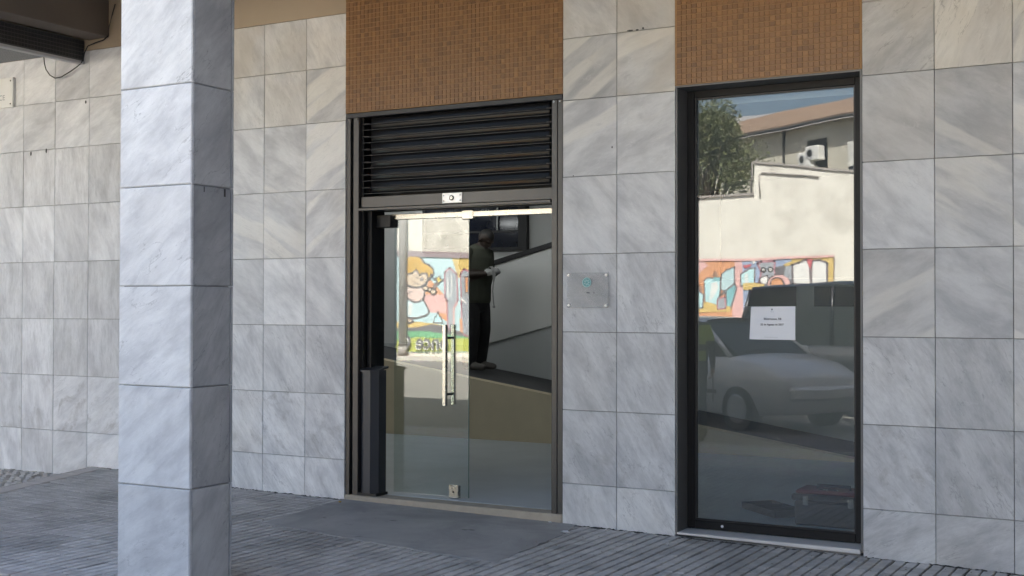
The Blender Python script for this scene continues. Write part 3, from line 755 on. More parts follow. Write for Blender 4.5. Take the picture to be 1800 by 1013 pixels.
# acrylic name plate
AP = tag(empty('acrylic_plaque', (-3.924, -0.02, 1.551)), 'clear acrylic name plaque with a round teal emblem on steel studs between door and window', 'plaque')
b = MB(); b.cbox(-4.090, -3.758, -0.026, -0.021, 1.551, 1.802, .001); part('sheet', b, 'acrylic', AP)
for x in (-4.073, -3.775):
    for z in (1.568, 1.785):
        b = MB(); b.disc((x, 0.0, z), (0, -1, 0), .007, .007, .021, 12); b.disc((x, -0.0262, z), (0, -1, 0), .010, .008, .007, 14); part('stud', b, 'steel_plate', AP)
b = MB(); b.disc((-3.928, -0.0262, 1.733), (0, -1, 0), .036, .036, .002, 32); em = part('emblem', b, 'teal', AP)
b = MB()
for k in range(32):
    a0, a1 = 2*math.pi*k/32, 2*math.pi*(k+1)/32
    b.add([(-3.928+r*math.cos(a), -0.0286, 1.733+r*math.sin(a)) for r, a in ((.030, a0), (.036, a0), (.036, a1), (.030, a1))], [(0, 1, 2, 3)])
part('emblem_ring', b, 'teal_pale', em)
b = MB()
for k in range(7):
    a = k*2*math.pi/7; b.add([(-3.928+math.cos(a+d)*r, -0.0287, 1.733+math.sin(a+d)*r) for r, d in ((.006, 0), (.017, .35), (.025, 0), (.017, -.35))], [(0, 1, 2, 3)])
part('emblem_leaves', b, 'teal_pale', em)
for txt, sz, x, z, mt in (('ares', 0.014, -3.918, 1.655, 'ink'), ('1', 0.013, -4.022, 1.656, 'ink'), ('R', 0.013, -3.871, 1.655, 'ink'), ('_____', 0.010, -3.915, 1.579, 'ink_grey')):
    o = link('lettering', text_mesh(txt, sz, 0.0002, mt, bold=0.0005), AP); o.location = (x, -0.0266, z); o.rotation_euler = (math.pi/2, 0, 0)
# marble plaque on the far left
MP = tag(empty('marble_plaque', (-10.6, LY-.03, 3.53)), 'white marble plaque with engraved letters cut off by the left edge of the photo', 'plaque')
b = MB(); b.cbox(-10.98, -10.382, LY-.035, LY-.004, 3.536, 3.832, .003); part('slab', b, 'white_marble_sign', MP)
for x in (-10.415, -10.945):
    for z in (3.57, 3.80):
        b = MB(); b.disc((x, LY-.0352, z), (0, -1, 0), .008, .006, .004, 12); part('screw', b, 'screw', MP)
o = link('lettering', text_mesh('NCE', 0.075, 0.0003, 'engraved', 'RIGHT'), MP); o.location = (-10.495, LY-.0356, 3.612); o.rotation_euler = (math.pi/2, 0, 0)
# loose cable on the left
b = MB(); pts = [(-9.917, 3.985), (-9.908, 3.92), (-9.885, 3.86), (-9.83, 3.80), (-9.754, 3.762), (-9.667, 3.768), (-9.557, 3.805), (-9.464, 3.842), (-9.41, 3.868), (-9.375, 3.90), (-9.352, 3.97), (-9.31, 4.03), (-9.24, 4.06), (-9.13, 4.075), (-9.07, 4.11), (-9.055, 4.20), (-9.02, 4.30), (-8.98, 4.40)]
b.tube([(x, LY-.05 if z < 4.06 else LY-.02, z) for x, z in pts], 0.0055, 6)
tag(link('hanging_cable', b.mesh('hanging_cable', 'cable', True)), 'thin black cable looping down from the dark mosaic beam, top left', 'cable')

# ------------------------------------------------------------------ pillars
def pillar(name, xr, yf, label, group, detailed=True):
    Wd, Dp = 0.554, 0.345
    P = tag(empty(name, (xr-Wd/2, yf+Dp/2, gz(xr))), label, 'pillar', group)
    b = MB(); b.box(xr-Wd+.022, xr-.022, yf+.022, yf+Dp-.022, -0.3, 4.479); part('core', b, 'grout', P)
    zs = [gz(xr)-.002, 0.545, 1.105, 1.667, 2.229, 2.791, 3.353, 3.915, 4.10]
    for r in range(len(zs)-1):
        zc = (zs[r]+zs[r+1])/2
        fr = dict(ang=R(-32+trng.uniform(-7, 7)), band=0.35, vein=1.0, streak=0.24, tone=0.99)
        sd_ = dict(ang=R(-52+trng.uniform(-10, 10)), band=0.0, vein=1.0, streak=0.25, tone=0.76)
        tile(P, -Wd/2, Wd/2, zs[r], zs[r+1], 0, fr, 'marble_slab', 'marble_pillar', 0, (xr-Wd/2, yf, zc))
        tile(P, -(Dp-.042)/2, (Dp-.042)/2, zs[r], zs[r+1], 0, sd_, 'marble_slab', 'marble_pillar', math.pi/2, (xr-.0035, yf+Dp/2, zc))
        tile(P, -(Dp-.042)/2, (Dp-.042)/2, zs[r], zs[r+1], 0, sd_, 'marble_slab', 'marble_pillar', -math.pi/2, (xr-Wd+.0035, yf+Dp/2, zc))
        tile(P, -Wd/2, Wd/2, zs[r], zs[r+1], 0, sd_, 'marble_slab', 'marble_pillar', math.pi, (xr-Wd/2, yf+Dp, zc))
        if detailed and r == 4:
            for dy, ww, hh in ((0.10, .006, .030), (0.262, .014, .045)):
                b = MB(); b.box(xr-.0036, xr-.0026, yf+dy, yf+dy+ww, zs[r]-.006-hh, zs[r]-.006); part('anchor_slot', b, 'screw', P)
    return P
pillar('marble_pillar', -4.90, -3.0, 'square grey-white marble-clad pillar in the left foreground', None)
pillar('marble_pillar', -8.02, -3.0, 'marble-clad pillar at the left end of the arcade', None, False)
pillar('marble_pillar', 2.40, -3.0, 'marble-clad pillar at the right end of the arcade', None, False)

# ------------------------------------------------------------------ litter on the paving
def scrap(name, x, y, s, mat, label, cat, sd_):
    r = random.Random(sd_); b = MB()
    vs = [(x+math.cos(a)*s*r.uniform(.5, 1.2), y+math.sin(a)*s*r.uniform(.4, .9), gz(x)+.006+r.uniform(0.002, .014)) for a in [k*math.pi/3 for k in range(6)]]
    vs += [(p[0], p[1], p[2]+.0015) for p in vs]
    vs += [(x, y, gz(x)+.004), (x, y, gz(x)+.013)]
    fs = [(k, (k+1) % 6, 12) for k in range(6)]+[(6+k, 6+(k+1) % 6, 13) for k in range(6)]+[(k, (k+1) % 6, 6+(k+1) % 6, 6+k) for k in range(6)]
    b.add(vs, fs); tag(link(name, b.mesh(name, mat)), label, cat)
scrap('paper_scrap', -3.18, -0.335, .020, 'litter', 'small white paper scrap on the paving before the shop window', 'litter', 1)
scrap('paper_scrap', -3.95, -0.33, .035, 'litter', 'crumpled white scrap at the right corner of the cement patch', 'litter', 2)
scrap('paper_scrap', -4.21, -0.05, .020, 'litter', 'white scrap lying against the door threshold', 'litter', 3)
scrap('dry_leaf', -6.03, -0.16, .026, 'leaf_yellow', 'yellow dry leaf left of the cement patch by the door', 'leaf', 4)

def blob_flat(b, x, y, z, rx, ry, h, r):
    n = 7; ring = [(x+math.cos(k*6.283/n)*rx*r.uniform(.6, 1.2), y+math.sin(k*6.283/n)*ry*r.uniform(.6, 1.2), z) for k in range(n)]
    b.add(ring+[(x, y, z+h)], [(k, (k+1) % n, n) for k in range(n)])
dr = random.Random(12)
b = MB()
for x0, x1, yy, cnt in ((-8.2, -6.12, 0.0, 90), (-4.0, -3.27, 0.0, 45), (-1.96, 1.0, 0.0, 110), (-3.24, -1.98, -0.012, 40), (-5.45, -4.9, -3.0, 25), (-9.2, -8.2, 0.25, 40)):
    for k in range(cnt):
        x = dr.uniform(x0, x1); blob_flat(b, x, yy-abs(dr.gauss(0, .018)), gz(x)-.001, dr.uniform(.008, .05), dr.uniform(.004, .014), dr.uniform(.003, .008), dr)
stuff(link('wall_foot_dirt', b.mesh('wall_foot_dirt', 'joint'), pave))
b = MB()
for k in range(420):
    x, y = dr.uniform(-9, -0.5), -abs(dr.gauss(0, 1.3))
    if y < -3.1 or in_poly(x, y, PATCH) and dr.random() < .6 or x < edge_x(y)+.2: continue
    blob_flat(b, x, y, gz(x)+.0045, dr.uniform(.003, .012), dr.uniform(.003, .009), dr.uniform(.002, .004), dr)
stuff(link('grit', b.mesh('grit', 'grit_mix'), pave))
# ================================================================== INTERIOR
b = MB(); b.prism([(-11.3, .61), (-8.15, .61), (-8.15, .361), (-6.11, .361), (-6.11, .16), (-4.137, .16), (-4.137, .361), (-3.26, .361), (-3.26, .262), (-1.966, .262), (-1.966, .361), (.6, .361), (.6, 6.999), (-11.3, 6.999)], -0.1, GL-.0005, axis='z'); link('interior_floor', b.mesh('interior_floor', 'floor_in'), BLD)
b = MB(); b.box(-11.3, 0.6, 0.361, 7.0, 3.0, 3.4); link('interior_ceiling', b.mesh('interior_ceiling', 'wall_grey'), BLD)
for x0, x1 in ((-11.299, -11.15), (0.45, 0.599)):
    b = MB(); b.box(x0, x1, 0.601, 6.999, GL, 2.999); link('interior_side_wall', b.mesh('interior_side_wall', 'wall_in'), BLD)
# ceiling tube lights, lit (back row seen over the door rail; other rows added unseen to brighten)
def tube_mat():
    g = NG('lit_tube'); em = g.n('ShaderNodeEmission', {0: c4(0.96, 1.0, 1.0), 1: TUBE}).outputs[0]; g.t.links.new(em, g.out.inputs[0]); return g.m
TUBE = 3.3
M['lit_tube'] = tube_mat()
k_ = 0
for yy in (2.2, 4.2, 6.3):
    for x0, x1 in ((-10.25, -9.77), (-9.69, -9.43), (-9.37, -9.19), (-8.6, -7.4), (-7.2, -6.6)):
        if yy == 6.3 and x0 > -9.0: continue
        nth = {-10.25: 'first', -9.69: 'second', -9.37: 'third', -8.6: 'fourth', -7.2: 'fifth'}[x0]
        T_ = tag(empty('ceiling_light', ((x0+x1)/2, yy, 2.999)), 'lit tube light on the indoor ceiling, %s from the left in the %s row' % (nth, {2.2: 'added unseen front', 4.2: 'added unseen middle', 6.3: 'back'}[yy]), 'light', 'tube lights on the indoor ceiling')
        b = MB(); b.cbox(x0, x1, yy-.06, yy+.06, 2.955, 2.9985, .004); link('housing', b.mesh('housing', 'wall_in'), T_)
        b = MB(); b.tube([(x0+.02, yy, 2.93), (x1-.02, yy, 2.93)], .022, 10); link('tube', b.mesh('tube', 'lit_tube'), T_)
RAMP = tag(empty('access_ramp', (-6, 4.2, GL)), 'dark ramp with an ochre side wall rising to the left inside the doorway', 'ramp')
def rz(x): return max(GL+.02, 0.066 + 0.151*(-3.0-x))
b = MB(); b.prism([(-11.14, GL), (-11.14, rz(-11.14)), (-3.05, rz(-3.05)), (-2.9, GL)], 4.15, 4.30); part('side_wall', b, 'ochre', RAMP)
b = MB(); b.prism([(-11.14, GL), (-11.14, rz(-11.14)-.012), (-3.05, rz(-3.05)-.012), (-2.9, GL)], 4.301, 5.42); part('walking_surface', b, 'ramp_floor', RAMP)
b = MB()
def cap_z(x): return 2.135 + 0.256*(x+7.67)
def low_z(x): return 1.22 + 0.256*(x+7.50)
PAR = tag(empty('stair_parapet', (-6, 5.5, GL)), 'white sloping parapet with a dark handrail behind the ramp indoors', 'parapet')
b.prism([(-8.05, low_z(-8.05)), (-4.9, low_z(-4.9)), (-4.9, cap_z(-4.9)), (-8.05, cap_z(-8.05))], 5.44, 5.56); part('panel', b, 'wall_in', PAR)
b = MB(); b.prism([(-8.05, cap_z(-8.05)+.002), (-4.9, cap_z(-4.9)+.002), (-4.9, cap_z(-4.9)+.062), (-8.05, cap_z(-8.05)+.062)], 5.41, 5.59); part('handrail', b, 'black', PAR)
b = MB(); b.prism([(-11.14, GL), (0.44, GL), (0.44, low_z(-4.9)-.01), (-4.9, low_z(-4.9)-.01), (-8.05, low_z(-8.05)-.004), (-11.14, low_z(-8.05)-.004)], 5.47, 5.60); part('lower_wall', b, 'wall_grey', PAR)
b = MB(); b.box(-4.896, 0.44, 5.46, 5.58, low_z(-4.9), 2.995); part('upper_wall', b, 'wall_grey', PAR)
for x0, x1 in ((-4.62, -4.02), (-3.82, -3.30)):
    b = MB(); b.box(x0, x1, 5.452, 5.4585, 1.57, 1.79); part('dark_opening', b, 'black', PAR)
INW = tag(empty('interior_window', (-8.2, 6.9, 2.2)), 'dark blue window high on the back wall inside, behind the man', 'window')
b = MB(); b.box(-9.90, -8.36, 6.93, 6.97, 2.39, 2.95); part('pane', b, 'dark_blue_glass', INW)
for args in ((-9.94, -8.225, 6.91, 6.985, 2.342, 2.39), (-9.94, -8.225, 6.91, 6.985, 2.951, 2.99), (-8.36, -8.225, 6.91, 6.985, 2.3905, 2.95), (-9.94, -9.901, 6.91, 6.985, 2.3905, 2.95), (-9.90, -8.361, 6.915, 6.929, 2.60, 2.625)):
    b = MB(); b.box(*args); part('frame_bar', b, 'black', INW)
b = MB(); b.box(-8.695, -8.677, 6.90, 6.914, 2.63, 2.95); part('mullion', b, 'wall_in', INW)
# toolbox and tray behind the shop window
TB = tag(empty('toolbox', (-2.3, 0.6, GL)), 'black plastic toolbox with a reddish lid on the floor behind the window', 'toolbox')
b = MB(); b.cbox(-2.545, -2.06, 0.42, 0.70, GL+.001, 0.215, .012); part('body', b, 'toolbox_black', TB)
b = MB(); b.cbox(-2.56, -2.045, 0.405, 0.715, 0.217, 0.262, .01); part('rim', b, 'toolbox_black', TB)
b = MB(); b.cbox(-2.54, -2.065, 0.43, 0.695, 0.263, 0.29, .01); part('lid', b, 'toolbox_red', TB)
b = MB(); b.tube([(-2.42, .56, .288), (-2.42, .56, .312), (-2.19, .56, .312), (-2.19, .56, .288)], .011, 8); part('handle', b, 'toolbox_black', TB, True)
b = MB(); b.cbox(-2.39, -2.25, 0.47, 0.492, 0.2905, 0.299, .003); part('wrench', b, 'steel', TB)
for x in (-2.46, -2.15):
    b = MB(); b.cbox(x-.02, x+.02, 0.398, 0.406, 0.19, 0.255, .003); part('latch', b, 'steel', TB)
TR = tag(empty('tool_tray', (-2.8, 0.85, GL)), 'flat dark open tray lying beside the toolbox behind the window', 'tray')
c_, s_ = math.cos(R(-42)), math.sin(R(-42))
def tr_pt(p): return (-2.83 + p[0]*c_ - p[1]*s_, 0.86 + p[0]*s_ + p[1]*c_, p[2])
b = MB(); b.box(-.24, .24, -.13, .13, GL+.001, GL+.012); b.v = [tr_pt(p) for p in b.v]; part('base', b, 'toolbox_black', TR)
for a in ((-.24, .24, -.13, -.118), (-.24, .24, .118, .13), (-.24, -.228, -.117, .117), (.228, .24, -.117, .117), (-.08, -.072, -.117, .117), (.08, .088, -.117, .117)):
    b = MB(); b.box(*a, GL+.0125, GL+.05); b.v = [tr_pt(p) for p in b.v]; part('divider', b, 'toolbox_black', TR)
#@@PEOPLE@@
# ================================================================== PEOPLE
M['shirt'] = simple('olive_tshirt', (0.046, 0.049, 0.034), 0.9, 0.15, 9, 0.3, 40)
M['trousers'] = simple('dark_work_trousers', (0.018, 0.017, 0.018), 0.9, 0.4, 14, 0.3, 40)
M['skin'] = simple('skin_brown', (0.030, 0.018, 0.012), 0.55, 0.1, 12)
M['skin_light'] = simple('skin_tan', (0.42, 0.26, 0.18), 0.55, 0.1, 12)
M['hair'] = simple('hair_black', (0.012, 0.011, 0.010), 0.7, 0.3, 50, 0.4, 200)
M['shoe'] = simple('dusty_shoe', (0.10, 0.092, 0.082), 0.8, 0.3, 20)
M['glove'] = simple('white_glove', (0.34, 0.34, 0.33), 0.85, 0.1, 20)
M['vest'] = simple('hi_vis_vest', (0.55, 0.72, 0.05), 0.7, 0.1, 10)
M['navy'] = simple('navy_cloth', (0.022, 0.026, 0.042), 0.9, 0.2, 10)
def blob(b, bones, label, pts, rads, seg=14, flat=None):
    """tapered limb: rounded tube through pts; flat squeezes it in local y"""
    P = [Vector(p) for p in pts]
    d0 = (P[0]-P[1]).normalized(); d1 = (P[-1]-P[-2]).normalized()
    PP = [P[0]+d0*rads[0]*.92, P[0]+d0*rads[0]*.6] + P + [P[-1]+d1*rads[-1]*.6, P[-1]+d1*rads[-1]*.92]
    RR = [rads[0]*.3, rads[0]*.78] + list(rads) + [rads[-1]*.78, rads[-1]*.3]
    s0 = len(b.v); b.tube(PP, 0, seg, 0, True, RR)
    if flat:
        cx = sum(p.x for p in P)/len(P); cy = sum(p.y for p in P)/len(P)
        for i in range(s0, len(b.v)):
            x, y, z = b.v[i]; b.v[i] = (cx+(x-cx)*flat[0], cy+(y-cy)*flat[1], z)
    for i in range(len(P)-1): bones.append((label, P[i], P[i+1], rads[i]*(min(flat) if flat else 1), rads[i+1]*(min(flat) if flat else 1)))
def hand(b, bones, label, wrist, fwd, palm, thumb_side, curl):
    """palm and five curled fingers; fwd = pointing direction, palm = palm normal"""
    w_ = Vector(wrist); f = Vector(fwd).normalized(); n = Vector(palm).normalized(); s = f.cross(n).normalized()*thumb_side
    blob(b, bones, label, [w_, w_+f*.04], [.026, .030], 10)
    for k in range(4):
        o = (k-1.5)*0.021
        base = w_+f*.065-s*o*1.0
        blob(b, bones, label, [w_+f*.02-s*o*.8, base], [.014, .0125], 8)
        ln = (0.036, 0.040, 0.038, 0.030)[3-k]
        a = curl; p1 = base+(f*math.cos(a)+n*math.sin(a))*ln
        a += curl*1.1; p2 = p1+(f*math.cos(a)+n*math.sin(a))*ln*.75
        a += curl*.6; p3 = p2+(f*math.cos(a)+n*math.sin(a))*ln*.6
        blob(b, bones, label, [base, p1, p2, p3], [.0105, .0098, .009, .0082], 8)
    t0 = w_+f*.012+s*.024; t1 = t0+(s*.75+f*.55+n*.35).normalized()*.036; t2 = t1+(f*.85+n*.5+s*.1).normalized()*.030
    blob(b, bones, label, [t0, t1, t2], [.014, .0115, .0095], 8)
def person(name, label, loc, rotz, pose, mats, voxel=0.0095):
    b = MB(); bones = []
    L = pose
    for s in (-1, 1):
        hip = Vector((s*.095, 0, .90)); kn = Vector(L['knee'][0 if s < 0 else 1]); an = Vector(L['ankle'][0 if s < 0 else 1])
        blob(b, bones, 'legs', [hip, hip.lerp(kn, .5), kn, kn.lerp(an, .45), an], [.108, .102, .088, .086, .080])
        blob(b, bones, 'shoe', [an+Vector((0, -.04, -.045)), an+Vector((0, .08, -.050)), an+Vector((0, .195, -.060))], [.047, .050, .040], 12)
    lean = L.get('lean', 0.0)
    blob(b, bones, 'legs', [(0, -.005, .86), (0, 0, .97)], [.135, .140], 18, (1.12, .80))
    blob(b, bones, 'shirt', [(0, .0, .84), (0, .01, 1.02), (0, .025+lean*.4, 1.22), (0, .02+lean*.7, 1.36)], [.190, .186, .196, .172], 20, (1.12, .84))
    blob(b, bones, 'shirt', [(-.155, lean*.8, 1.415), (.155, lean*.8, 1.415)], [.066, .066], 14)
    blob(b, bones, 'shirt', [(-.09, lean*.8, 1.43), (.09, lean*.8, 1.43)], [.062, .062], 14)
    nk = Vector((0, .005+lean*.9, 1.44)); hd = Vector(L['head'])
    blob(b, bones, 'skin', [nk, nk.lerp(hd, .55)], [.060, .056], 14)
    up = (hd-nk).normalized(); fw = Vector(L['face']).normalized(); rt = up.cross(fw)
    # skull, jaw, nose, brow, ears
    for c, r, sc, lb in ((hd+up*.055-fw*.008, .098, (.80, 1, 1), 'skin'), (hd-up*.02+fw*.022, .070, (.86, 1, 1), 'skin'), (hd-up*.065+fw*.045, .042, (1, 1, .9), 'skin')):
        s0 = len(b.v); bm = bmesh.new(); bmesh.ops.create_uvsphere(bm, u_segments=16, v_segments=10, radius=r)
        bm.verts.index_update()
        b.add([c + rt*(v.co.x*sc[0]) + fw*(v.co.y*sc[1]) + up*(v.co.z*sc[2]) for v in bm.verts], [tuple(v.index for v in f.verts) for f in bm.faces]); bm.free()
        bones.append((lb, c-up*.002, c+up*.002, r*.9, r*.9))
    blob(b, bones, 'skin', [hd+up*.030+fw*.088, hd+up*.0+fw*.104, hd-up*.012+fw*.098], [.012, .017, .014], 8)
    blob(b, bones, 'skin', [hd+up*.045+fw*.084-rt*.04, hd+up*.05+fw*.09, hd+up*.045+fw*.084+rt*.04], [.012, .012, .012], 8)
    blob(b, bones, 'skin', [hd-up*.042+fw*.086-rt*.018, hd-up*.042+fw*.090+rt*.018], [.011, .011], 8)
    for s in (-1, 1): blob(b, bones, 'skin', [hd+rt*s*.079+up*.03-fw*.005, hd+rt*s*.085-up*.02-fw*.002], [.016, .012], 8)
    bones.append(('hair', hd+up*.095-fw*.035, hd+up*.03-fw*.075, .075, .05)); bones.append(('hair', hd+up*.115+fw*.03, hd+up*.115-fw*.02, .05, .06))
    for i, s in enumerate((-1, 1)):
        sh = Vector((s*.185, lean*.8, 1.41)); el = Vector(L['elbow'][i]); wr = Vector(L['wrist'][i])
        mid = sh.lerp(el, .60)
        blob(b, bones, 'shirt' if not L.get('long') else 'shirt', [sh, mid], [.070, .066], 12)
        blob(b, bones, 'shirt' if L.get('long') else 'skin', [sh.lerp(el, .5), el, el.lerp(wr, .35), wr], [.048, .043, .043, .029], 12)
        f, n = L['hand'][i]
        hand(b, bones, 'glove' if L.get('gloves') else 'skin', wr, f, n, L['thumb'][i], L.get('curl', .7))
    me0 = b.mesh('body0', 'black'); o = bpy.data.objects.new('body0', me0); COL.objects.link(o)
    md = o.modifiers.new('r', 'REMESH'); md.mode = 'VOXEL'; md.voxel_size = voxel; md.use_smooth_shade = True
    ms = o.modifiers.new('s', 'SMOOTH'); ms.iterations = 4; ms.factor = 0.5
    me = bpy.data.meshes.new_from_object(o.evaluated_get(bpy.context.evaluated_depsgraph_get())); bpy.data.objects.remove(o)
    me.materials.clear(); keys = list(mats)
    for k in keys: me.materials.append(M[mats[k]])
    def regio(p):
        best, bl = 1e9, keys[0]
        for lb, a, c, ra, rb in bones:
            ab = c-a; t = max(0, min(1, (p-a).dot(ab)/max(1e-9, ab.length_squared)))
            d = (p-(a+ab*t)).length - (ra+(rb-ra)*t)
            if lb == 'hair': d -= .012
            if d < best: best, bl = d, lb
        return bl
    for p in me.polygons:
        r_ = regio(p.center)
        if r_ == 'legs' and p.center.z > .80: r_ = 'shirt'
        if r_ == 'shirt' and p.center.z < .80 and abs(p.center.x) < .22: r_ = 'legs'
        if r_ == 'shirt' and L.get('vest') and 1.0 < p.center.z < 1.44 and abs(p.center.x) < (.30 if p.center.z > 1.24 else .19): r_ = 'vest' if (p.center.z < 1.12 or p.center.z > 1.2) else 'shirt'
        p.material_index = keys.index(r_) if r_ in keys else 0
        p.use_smooth = True
    P = tag(bpy.data.objects.new(name, me), label, 'person'); COL.objects.link(P)
    P.location = loc; P.rotation_euler = (0, 0, rotz); return P
worker_pose = dict(knee=((-.11, .035, .49), (.10, .05, .49)), ankle=((-.13, -.03, .095), (.12, .02, .095)), lean=.05, head=(0, .135, 1.55), face=(0.05, .80, -.62),
                   elbow=((-.25, .02, 1.14), (.25, .02, 1.13)), wrist=((-.095, .235, 1.165), (.075, .215, 1.15)), hand=(((.35, .55, .35), (.9, -.2, -.2)), ((-.5, .6, .3), (-.8, -.3, -.2))), thumb=(-1, 1), curl=.75, gloves=True)
WK = person('person', 'man indoors in olive T-shirt and dark trousers, head bowed over gloved hands', (-7.79, 4.81, 0.803), R(-96), worker_pose,
            dict(shirt='shirt', legs='trousers', skin='skin', hair='hair', shoe='shoe', glove='glove'))
WK.scale = (1.12, 1.08, 1.0)
b = MB()                                               # white strip hanging from his hands
pts = [(-7.555, 4.755, 2.03), (-7.520, 4.750, 2.045), (-7.490, 4.745, 2.00), (-7.480, 4.745, 1.92), (-7.490, 4.745, 1.84), (-7.500, 4.745, 1.74), (-7.490, 4.745, 1.64), (-7.480, 4.745, 1.57)]
for i in range(len(pts)-1):
    p, q = Vector(pts[i]), Vector(pts[i+1]); wd = (0.018 if i < 4 else 0.007); w2 = (0.018 if i < 3 else 0.007)
    o1, o2 = Vector((wd*.5, wd, 0)), Vector((w2*.5, w2, 0)); t_ = Vector((0, 0.0, 0.0)) + Vector((.003, -.0015, 0))
    b.add([p-o1, p+o1, q+o2, q-o2, p-o1+t_, p+o1+t_, q+o2+t_, q-o2+t_], [(0,1,2,3),(7,6,5,4),(0,4,5,1),(2,6,7,3),(1,5,6,2),(0,3,7,4)])
b.cbox(-7.493, -7.467, 4.735, 4.755, 1.545, 1.572, .003)
tag(link('cloth_strip', b.mesh('cloth_strip', 'glove')), 'narrow pale strip hanging from the hands of the man indoors', 'strip')
guard_pose = dict(knee=((-.10, .02, .49), (.10, .02, .49)), ankle=((-.12, -.02, .095), (.12, -.02, .095)), lean=0.0, head=(0, .03, 1.585), face=(.1, 1, -.1), long=True, vest=True,
                  elbow=((-.27, -.04, 1.13), (.27, -.04, 1.13)), wrist=((-.27, .06, .90), (.27, .06, .90)), hand=(((0, .15, -1), (.9, .2, 0)), ((0, .15, -1), (-.9, .2, 0))), thumb=(1, -1), curl=.4)
person('person', 'person in navy clothes and a yellow-green vest, reflected at the edge of the window', (-5.69, -6.15, -0.10), R(-20), guard_pose,
       dict(shirt='navy', legs='navy', skin='skin_light', hair='hair', shoe='black', glove='navy', vest='vest'), 0.013)
# ================================================================== ACROSS THE STREET (seen mirrored in the glass)
WY = -26.0
OW = tag(empty('mural_wall', (-15, WY-.1, -0.07)), 'long stained white wall with a painted mural, mirrored in the door and window glass', 'wall')
b = MB(); b.box(-60, -11.45, WY-.3, WY, -0.3, 4.80); part('low_section', b, 'wall_render', OW)
b = MB(); b.prism([(-11.449, -0.3), (12, -0.3), (12, 4.6), (-8.5, 5.28), (-11.449, 5.70)], WY-.3, WY+.012); part('raised_section', b, 'wall_render', OW)
b = MB(); b.prism([(-60, 4.801), (-11.46, 4.801), (-11.46, 4.86), (-60, 4.86)], WY-.34, WY+.05); part('coping', b, 'kerb', OW)
b = MB(); b.prism([(-11.47, 5.71), (-8.5, 5.29), (12, 4.61), (12, 4.67), (-8.5, 5.35), (-11.47, 5.77)], WY-.34, WY+.05); part('coping', b, 'kerb', OW)
b = MB(); b.tube([(-11.52, WY+.02, 4.86), (-11.52, WY+.02, 5.74), (-11.35, WY+.02, 5.80)], .03, 8); part('cable_pipe', b, 'kerb', OW, True)
b = MB(); b.tube([(-11.28, WY+.04, 4.75), (-11.28, WY+.04, 5.36), (-11.2, WY+.04, 5.42), (-9.6, WY+.04, 5.24)], .022, 8); part('cable_pipe', b, 'kerb', OW, True)
